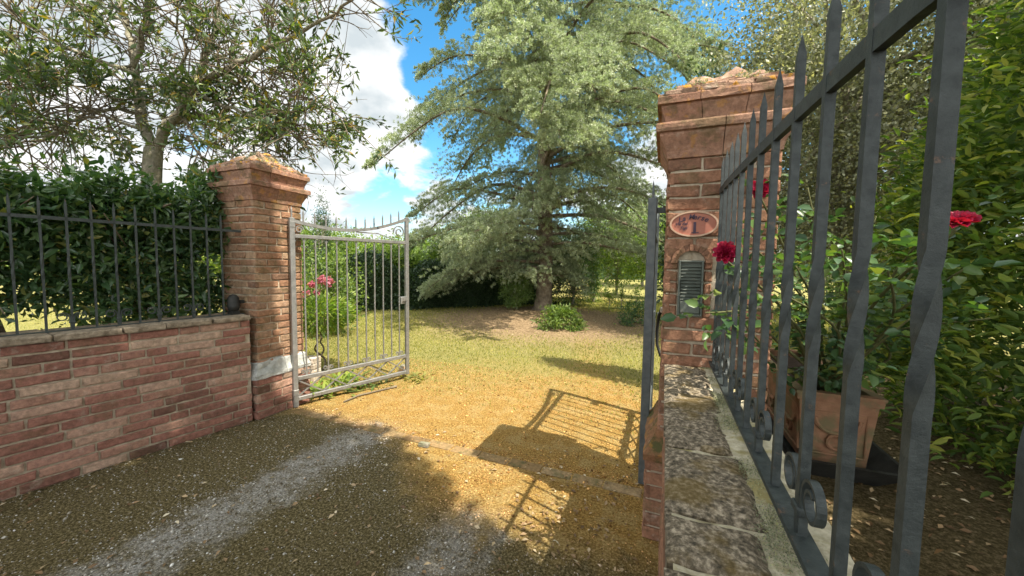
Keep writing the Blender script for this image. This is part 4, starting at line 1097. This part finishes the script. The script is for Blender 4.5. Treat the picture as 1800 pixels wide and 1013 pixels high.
bg += [(1085, 19, 3.6, 1.3, 1.1, 'leaf_mid', 'leafy bush closing the gap just right of the cedar'),
       (1150, 17, 4.2, 1.4, 1.2, 'leaf_bright', 'bright leafy tree half behind the right leaf of the gate'),
       (925, 17, 3.0, 1.3, 1.1, 'leaf_hedge', 'dark bush just behind the left side of the cedar trunk'),
       (690, 13.2, 2.3, 1.0, .8, 'leaf_mid', 'loose bush standing just behind the clipped hedge left of the cedar'),
       (800, 14.5, 2.5, 1.2, .9, 'leaf_mid', 'loose bush swelling over the clipped hedge beside the cedar'),
       (-250, 11, 3.4, 1.9, 1.4, 'leaf_mid', 'leafy tree glimpsed through the left hedge near the picture edge'),
       (-20, 13, 3.3, 1.7, 1.4, 'leaf_bright', 'bright bush glimpsed through the left hedge at its far left'),
       (130, 13, 3.4, 1.7, 1.4, 'leaf_mid', 'leafy bush glimpsed through the left hedge left of the forked trunk'),
       (250, 15, 3.6, 1.8, 1.4, 'leaf_hedge', 'dark bush glimpsed through the hedge behind the forked trunk'),
       (360, 14, 3.4, 1.6, 1.4, 'leaf_bright', 'bright bush glimpsed between the hedge and the left pillar'),
       (450, 17, 3.8, 1.8, 1.4, 'leaf_mid', 'tree beyond the lawn hidden mostly by the left pillar'),
       (1480, 16, 3.2, 2.2, 1.4, 'leaf_mid', 'leafy bush seen low between the railing bars beyond the planter'),
       (1640, 14, 3.2, 2.2, 1.4, 'leaf_hedge', 'dark bush seen low between the hedge and the railing bars')]
for (px, d, h, rx, ry, mt, lb_) in bg:
    bushy('broadleaf_tree', lb_, 'tree', at(px, d), h*(.84 if px < 800 else 1.), rx, ry, 7000 if d < 24 else 9000, .15 if d < 24 else .2, mt, group='trees beyond the hedge', z0=.5 if d < 24 else 1.2, clumps=50)
far_hedge('distant dark hedge closing the view beyond the far lawn', at(380, 40), at(1500, 40), 3.6, 2.5, 14000)
bushy('conifer', 'narrow dark columnar conifer just right of the left pillar', 'tree', at(566, 13), 3.55, .42, .42, 5000, .07, 'leaf_conifer', z0=.1, clumps=50, shape='column')
bushy('conifer', 'pointed conifer hidden close behind the right pillar', 'tree', (.36, 5.0), 3.25, .44, .44, 9000, .07, 'leaf_conifer', z0=.05, clumps=90, shape='column', csz=.16)
bushy('shrub', 'leafy shrub low behind the planter at the far side of the shaded ground', 'shrub', at(1560, 5.6), 1.5, .8, .7, 6000, .08, 'leaf_mid', clumps=50)
# pink flowering bush and twisted shrub behind the left leaf
pb = bushy('flowering_bush', 'leafy bush with clusters of pink flowers behind the left leaf', 'bush', at(572, 7.6), 1.75, .75, .6, 5200, .085, 'leaf_mid', clumps=50)
def blossoms(parent, cs, mat, name='flower_cluster'):
    for (c, s_) in cs:
        n = 190; P = np.array(c)+rdir(n)*rng.uniform(.3, 1, (n, 1))*s_; V, F_ = leaves(P, rdir(n), rng.uniform(.03, .05, n), .8); np_mesh(name, V, F_, mat, parent)
blossoms(pb, [(W(540, 520, 6.9), .10), (W(548, 500, 6.95), .06), (W(578, 495, 6.9), .09), (W(565, 492, 7.0), .08), (W(556, 515, 7.0), .06)], 'pink')
def twisted_shrub():
    b = np.array([*gp(562, 655), 0.]); r = empty('small_tree', tuple(b), 'small shrub with entwined bare stems and a leafy top behind the left leaf', 'shrub')
    D = np.linalg.norm((b-_o)@_fw); paths = []
    for ph in (0, 3.14):
        q = []
        for k in range(22):
            t = k/21; rr_ = .085*abs(math.sin(t*math.pi*1.5))+.012; q.append(b+[rr_*math.cos(ph+t*6.5), rr_*math.sin(ph+t*6.5), .62*t])
        paths.append((q, np.linspace(.016, .009, 22)))
        for m_ in range(7):
            e_ = q[-1]+np.array([*rng.normal(0, .26, 2), rng.uniform(.05, .32)]); paths.append((bez([q[-1], (q[-1]+e_)/2+rng.normal(0, .03, 3), e_], 4), np.linspace(.007, .002, 5)))
    tube_tree('stem', paths, 'twig', r, 6)
    n = 1900; P = b+np.array([0, 0, .80])+rdir(n)*rng.uniform(.2, 1, (n, 1))**.6*[.48, .40, .22]; D = unit(unit(P-b-[0, 0, .7])+rdir(n)*.5+[0, 0, -.35])
    V, F_ = leaves(P, D, rng.uniform(.07, .13, n), .26, .2); np_mesh('crown', V, F_, 'leaf_bright', r)
twisted_shrub()
def strap_plant(label, pos, n, L, sp=.12, group=None, mat='leaf_bright'):
    r = empty('strap_leaf_plant', (*pos, 0), label, 'plant', group); vs = []; fs = []
    for k in range(n):
        a = rng.uniform(0, 6.28); l_ = L*rng.uniform(.6, 1.1); el = rng.uniform(.5, 1.3); b = np.array([pos[0]+rng.normal(0, sp), pos[1]+rng.normal(0, sp), 0.]); d = np.array([math.cos(a), math.sin(a), 0]); sd = np.array([-d[1], d[0], 0]); K = 6; s0 = len(vs)
        for j in range(K):
            t = j/(K-1); c = b+d*l_*(t*math.cos(el)+.25*t*t)+[0, 0, l_*(math.sin(el)*t-.75*t*t*math.sin(el)*.8)]; w = .014*math.sin(math.pi*min(1, .12+t*.88))+.001
            vs += [c-sd*w, c+sd*w]
        fs += [(s0+2*j, s0+2*j+1, s0+2*j+3, s0+2*j+2) for j in range(K-1)]
    np_mesh('foliage', vs, fs, mat, r)
strap_plant('clump of broad strap leaves under the left leaf near its hinge', gp(565, 693), 46, .30, .09, 'strap leaved plants along the leaf')
strap_plant('smaller clump of strap leaves behind the bottom lattice of the left leaf', gp(600, 672), 40, .28, .09, 'strap leaved plants along the leaf')
strap_plant('low weeds sprawling beside the cut log', gp(733, 666), 40, .12, .10, 'strap leaved plants along the leaf', 'grass')
strap_plant('weedy fringe at the foot of the left leaf by the branch', gp(640, 680), 50, .12, .14, 'strap leaved plants along the leaf', 'leaf_mid')

# --- tall dense hedge on the right
def hedge_right():
    r = empty('hedge', (2.8, 3.5, .3), 'bright green laurel hedge towering along the right edge', 'hedge')
    n = 66000; C_ = []
    ctr = np.array([3.35, 3.25, 0])
    m_ = 360; t = rng.uniform(0, 1, m_); a = rng.uniform(0, 6.283, m_)
    lens = lambda z: np.interp(z, [.4, 1., 2., 3., 3.9], [1.36, 1.42, 1.36, 1.1, .55])
    z = .5+t**1.15*3.05; ph = lens(z); C_ = np.c_[ctr[0]+ph*np.cos(a)*1.15, ctr[1]+ph*np.sin(a)*1.25, z]
    ci = rng.integers(0, m_, n); P = C_[ci]+rng.normal(size=(n, 3))*[.15, .2, .15]; P[:, 2] = np.maximum(P[:, 2], .42)
    out = unit((P-ctr)*[1, .4, 0]+[0, 0, .001]); D = unit(out*.8+rdir(n)*.8+[0, 0, .25])
    V, F_ = leaf_blades(P, D, rng.uniform(.04, .10, n), .36)
    P2 = ctr+rdir(6000)*rng.uniform(0, .8, (6000, 1))*[1.1, 1.3, 1.4]+[0, 0, 1.9]; P2[:, 2] = np.maximum(P2[:, 2], .5)
    V2, F2 = leaves(P2, rdir(6000), rng.uniform(.1, .2, 6000), .6)
    np_mesh('foliage', *merge([(V, F_), (V2, F2)]), 'leaf_right', r)
    paths = []
    for k in range(14):
        b = ctr+np.array([rng.normal(0, .45), rng.normal(0, 1.1), .28]); e_ = b+np.array([rng.normal(0, .4), rng.normal(0, .5), rng.uniform(1.5, 2.6)]); q = bez([b, (b+e_)/2+rng.normal(0, .12, 3), e_], 5); paths.append((q, np.linspace(.035, .010, len(q))))
    tube_tree('stems', paths, 'bark', r, 6)
hedge_right()
# --- holm oaks standing behind the right pillar and hedge
oaks = [((3.45, 9.6), 8.6, 3.0, 2.6, 80000, 'big grey green holm oak rising behind the right pillar'),
        ((6.0, 7.2), 8.8, 2.8, 2.6, 60000, 'holm oak behind the tall hedge at the right edge'),
        ((4.4, 14.5), 8.4, 3.2, 2.8, 45000, 'farther holm oak seen low between the railing bars')]
for (b, h, rx, ry, nl, lb_) in oaks:
    bushy('holm_oak', lb_, 'tree', b, h, rx, ry, int(nl*1.5), .072, 'leaf_oak', group='holm oaks on the right', z0=.9, clumps=300, csz=.15, asp=.6, lim=40)

# --- planter, tray and rose
pl = empty('planter', (.90, 3.1, .35), 'rectangular terracotta planter with moulded sides behind the right railing', 'planter')
PX0, PX1, PY0, PY1, PZ0, PZ1 = .72, 1.08, 2.50, 3.70, .42, .82
mb = MB()
def frustum_wall(mb, o0, o1, z0, z1, th=.03):
    rect = lambda o: [(PX0-o, PY0-o), (PX1+o, PY0-o), (PX1+o, PY1+o), (PX0-o, PY1+o)]
    A, B, Ai, Bi = rect(o0), rect(o1), rect(o0-th), rect(o1-th)
    vs = [(*p, z0) for p in A]+[(*p, z1) for p in B]+[(*p, z0) for p in Ai]+[(*p, z1) for p in Bi]
    fs = []
    for k in range(4):
        j = (k+1) % 4; fs += [(k, j, 4+j, 4+k), (4+k, 4+j, 12+j, 12+k), (8+j, 8+k, 12+k, 12+j), (j, k, 8+k, 8+j)]
    mb.add(vs, fs)
frustum_wall(mb, -.035, -.006, PZ0, PZ1-.045)
mb.box(((PX0+PX1)/2, (PY0+PY1)/2, PZ0+.012), (PX1-PX0-.09, PY1-PY0-.09, .02)); mb.build('body', 'terracotta', pl)
mb = MB(); frustum_wall(mb, .006, .010, PZ1-.047, PZ1-.01); frustum_wall(mb, .014, .016, PZ1-.012, PZ1+.004, .05); mb.build('rim', 'terracotta', pl)
mb = MB()                                               # raised swags and frames on the sides
def swag(pts, r_): mb.tube(pts, r_, 6)
for k in range(3):
    cy_ = PY0+.2+.4*k; x_ = PX0+.020
    swag([(x_-.008*(z-.42)*4+.004, y, z) for y, z in ((cy_-.16, .48), (cy_+.16, .48), (cy_+.16, .72), (cy_-.16, .72), (cy_-.16, .48))], .007)
    swag([(x_-.004, cy_+.12*math.cos(t), .66-.07*math.sin(t)) for t in np.linspace(0, math.pi, 12)], .010)
    swag([(x_-.002, cy_+.035*math.cos(t), .56+.035*math.sin(t)) for t in np.linspace(0, 2*math.pi, 12)], .009)
yy = PY0+.018
swag([(x, yy-.003, z) for x, z in ((.78, .48), (1.03, .48), (1.03, .72), (.78, .72), (.78, .48))], .007)
swag([(.905+.10*math.cos(t), yy-.008, .68-.08*math.sin(t)) for t in np.linspace(0, math.pi, 14)], .011)
swag([(.905+.04*math.cos(t), yy-.006, .55+.04*math.sin(t)) for t in np.linspace(0, 2*math.pi, 14)], .010)
mb.build('relief', 'terracotta', pl)
mb = MB(); K = 14; vs = [(PX0+.02+(PX1-PX0-.04)*i/6, PY0+.02+(PY1-PY0-.04)*j/K, PZ1-.04+random.uniform(-.012, .012)) for j in range(K+1) for i in range(7)]
mb.add(vs, [(j*7+i, j*7+i+1, (j+1)*7+i+1, (j+1)*7+i) for j in range(K) for i in range(6)]); mb.build('soil', 'soil', pl)
tr_ = empty('plant_tray', (.92, 3.1, .35), 'wide black plastic tray under the terracotta planter', 'tray')
mb = MB(); X0, X1, Y0, Y1 = .66, 1.16, 2.42, 3.80
r0 = [(X0+.08, Y0+.08), (X1-.08, Y0+.08), (X1-.08, Y1-.08), (X0+.08, Y1-.08)]; r1 = [(X0-.03, Y0-.03), (X1+.03, Y0-.03), (X1+.03, Y1+.03), (X0-.03, Y1+.03)]; r2 = [(X0-.01, Y0-.01), (X1+.01, Y0-.01), (X1+.01, Y1+.01), (X0-.01, Y1+.01)]
vs = [(*p, .352) for p in r0]+[(*p, .475) for p in r1]+[(*p, .478) for p in r2]+[(p[0], p[1], .385) for p in r0]
fs = [(3, 2, 1, 0), (12, 13, 14, 15)]
for k in range(4):
    j = (k+1) % 4; fs += [(k, j, 4+j, 4+k), (4+k, 4+j, 8+j, 8+k), (8+k, 8+j, 12+j, 12+k)]
mb.add(vs, fs); mb.build('basin', 'black', tr_)
mb = MB(); mb.box((.925, 3.1, .404), (.30, 1.05, .034), bev=.005); mb.build('riser', 'black', tr_)

def rose_bloom(parent, c, rad, up):
    up = unit(np.array(up, float)); a = unit(np.cross(up, [0.3, .2, 1.])); b = np.cross(up, a); V = []; F_ = []
    for ring, (k_, rr, tilt, sz) in enumerate(((11, .62, .25, .62), (10, .46, .62, .58), (9, .32, .95, .5), (7, .18, 1.2, .42), (5, .07, 1.4, .32))):
        for k in range(k_):
            t = 2*math.pi*(k+.37*ring)/k_+rng.normal(0, .1); o = a*math.cos(t)+b*math.sin(t); s_ = -a*math.sin(t)+b*math.cos(t)
            base = c+o*rad*rr*.45-up*rad*.15; d = unit(o*math.cos(tilt)+up*math.sin(tilt)); n_ = unit(np.cross(s_, d)); i0 = len(V)
            for v in range(4):
                for u_ in range(4):
                    uu = (u_/3-.5)*2; vv = v/3; w = rad*sz*.62*math.sin(math.pi*min(1, .25+vv*.62)); curl = -.20*rad*max(0, vv-.6)*2
                    ruff = .05*rad*math.sin(uu*5+k)*(vv**2)
                    V.append(base+d*rad*sz*1.15*vv+s_*w*uu+o*(curl*-1)+n_*(uu*uu*.18*rad*-1+ruff))
            F_ += [(i0+v*4+u_, i0+v*4+u_+1, i0+(v+1)*4+u_+1, i0+(v+1)*4+u_) for v in range(3) for u_ in range(3)]
    return np_mesh('bloom', V, F_, 'petal', parent, smooth=True)
def rose():
    r = empty('rose_bush', (.95, 2.75, .80), 'rose bush with dark red blooms growing in the terracotta planter through the railing', 'rose bush')
    b = np.array([.90, 2.72, .78]); paths = []
    B1, B2, B3 = W(1276, 444, 1.42), W(1336, 332, 1.72), W(1682, 388, 1.12)
    tg = [(B1-[0, 0, .03], .5), (B2-[0, 0, .03], .5), (B3-[0, 0, .03], .6)]
    ends = []
    for e_, bow in tg:
        mid = b+(e_-b)*.5+[0, 0, .12]; q = bez([b+rng.normal(0, .03, 3), mid, e_], 6); paths.append((q, np.linspace(.011, .004, len(q)))); ends.append(np.array(q))
    for (px, py, d) in ((1400, 470, 1.6), (1480, 440, 1.5), (1560, 470, 1.3), (1600, 560, 1.4), (1700, 470, 1.3), (1740, 560, 1.5), (1380, 400, 1.9), (1450, 380, 1.9), (1540, 380, 1.7), (1620, 420, 1.6), (1300, 560, 1.5), (1340, 500, 1.55), (1660, 600, 1.6), (1500, 560, 1.8), (1240, 550, 1.4), (1420, 330, 2.2), (1700, 380, 1.8), (1580, 610, 1.9), (1290, 500, 1.45), (1320, 430, 1.6)):
        e_ = W(px, py, d); mid = b+(e_-b)*.5+rng.normal(0, .07, 3)+[0, 0, .06]; q = bez([b+rng.normal(0, .05, 3)*[1, 1, .2], mid, e_], 6); paths.append((q, np.linspace(.010, .003, len(q)))); ends.append(np.array(q))
    # short gnarled old stems at the base
    for k in range(6):
        e_ = b+np.array([rng.normal(0, .12), rng.normal(0, .12), rng.uniform(.12, .3)]); paths.append((bez([b+rng.normal(0, .03, 3)*[1, 1, 0], (b+e_)/2, e_], 3), [.022, .02, .016, .012, .010, .008, .006]))
    tube_tree('stems', paths, 'stem', r, 6)
    P = []; D = []; Sz = []
    for q in ends:
        for k in range(15):
            i = rng.integers(len(q)//5, len(q)); s_ = q[i]; d = unit(rdir(1)[0]+[0, 0, .15]); L = rng.uniform(.07, .14)
            side = unit(np.cross(d, [0, 0, 1.]))
            for (t, sg_) in ((.45, 1), (.45, -1), (.75, 1), (.75, -1), (1., 0)):
                P.append(s_+d*L*t); D.append(unit(d*.6+side*sg_)); Sz.append(rng.uniform(.032, .056)*(1.15 if sg_ == 0 else 1))
    for (px, py, d, s_) in ((1552, 470, 1.05, .085), (1575, 505, 1.02, .07), (1745, 470, .95, .075), (1620, 380, 1.2, .06), (1530, 440, 1.1, .06), (1700, 620, 1.2, .07), (1770, 520, 1.0, .07)):
        P.append(W(px, py, d)); D.append(unit(_rt0*.7+rdir(1)[0]*.5)); Sz.append(s_)
    V, F_ = leaf_blades(np.array(P), np.array(D), np.array(Sz), .68); np_mesh('leaves', V, F_, 'rose_leaf', r)
    rose_bloom(r, B1, .042, -ray(1276, 444)+[0, 0, .5]); rose_bloom(r, B2, .045, -ray(1336, 332)+[0, 0, .6]); rose_bloom(r, B3, .042, -ray(1682, 388)*.4+[0, 0, 1])
rose()

# --- the tall tree over the road behind the viewer, which shades the drive and the left wall
def shade_tree():
    r = empty('plane_tree', (5.2, -4.6, 0), 'tall spreading tree standing behind the viewer on the right, shading the drive', 'tree')
    bx = [-7.5, -5.2, -4.4, -3.4, -2.3, -1.95, -1.71, -1.43, -1.23, -.96, -.66, -.50, -.48, -.3, -.1, .12, .3, 1.5, 3., 5.]
    by = [3.3, 3.05, 2.92, 2.66, 2.64, 2.52, 2.33, 2.36, 2.14, 2.03, 1.86, 1.98, 2.02, 2.05, 1.95, 2.1, 4.8, 5., 5., 5.]
    n = 60000; gx = rng.uniform(-7.8, 4.2, n); gy = rng.uniform(-4.5, 5, n); lim = np.interp(gx, bx, by)
    e = rng.normal(0, .05, n); keep = gy+np.abs(e)+np.where(gx > -1.8, .16, np.where(gx < -3.5, .17, .09))+np.where(gx > -.62, .12, 0) < lim
    gx, gy = gx[keep], gy[keep]; n = len(gx)
    # scattered light holes: everywhere sparse on the garden side
    hole = (np.sin(gx*5.1+gy*2.3)+np.sin(gx*2.2-gy*6.1+1)+np.sin(gy*9.) > 1.35) & (gx > .3)
    gx, gy = gx[~hole], gy[~hole]; n = len(gx)
    z = rng.uniform(7.2, 9.4, n); P = np.c_[gx+SDX*z, gy+SDY*z, z]
    V, F_ = leaves(P, rdir(n, 0, .5), rng.uniform(.16, .24, n), .85, N=rdir(n, 1.2)); np_mesh('crown', V, F_, 'leaf_mid', r)
    paths = []; t0 = np.array([5.2, -4.6, 0]); main = bez([t0, t0+[-.1, .1, 3], t0+[-.4, .5, 6.5]], 6); paths.append((main, np.linspace(.32, .2, len(main))))
    for i in rng.choice(n, 22, replace=False):
        e_ = P[i]; s_ = np.array(main[rng.integers(6, len(main))]); q = bez([s_, (s_+e_)/2+[0, 0, .5], e_], 5); paths.append((q, np.linspace(.09, .02, len(q))))
    tube_tree('trunk', paths, 'bark', r, 8)
shade_tree()
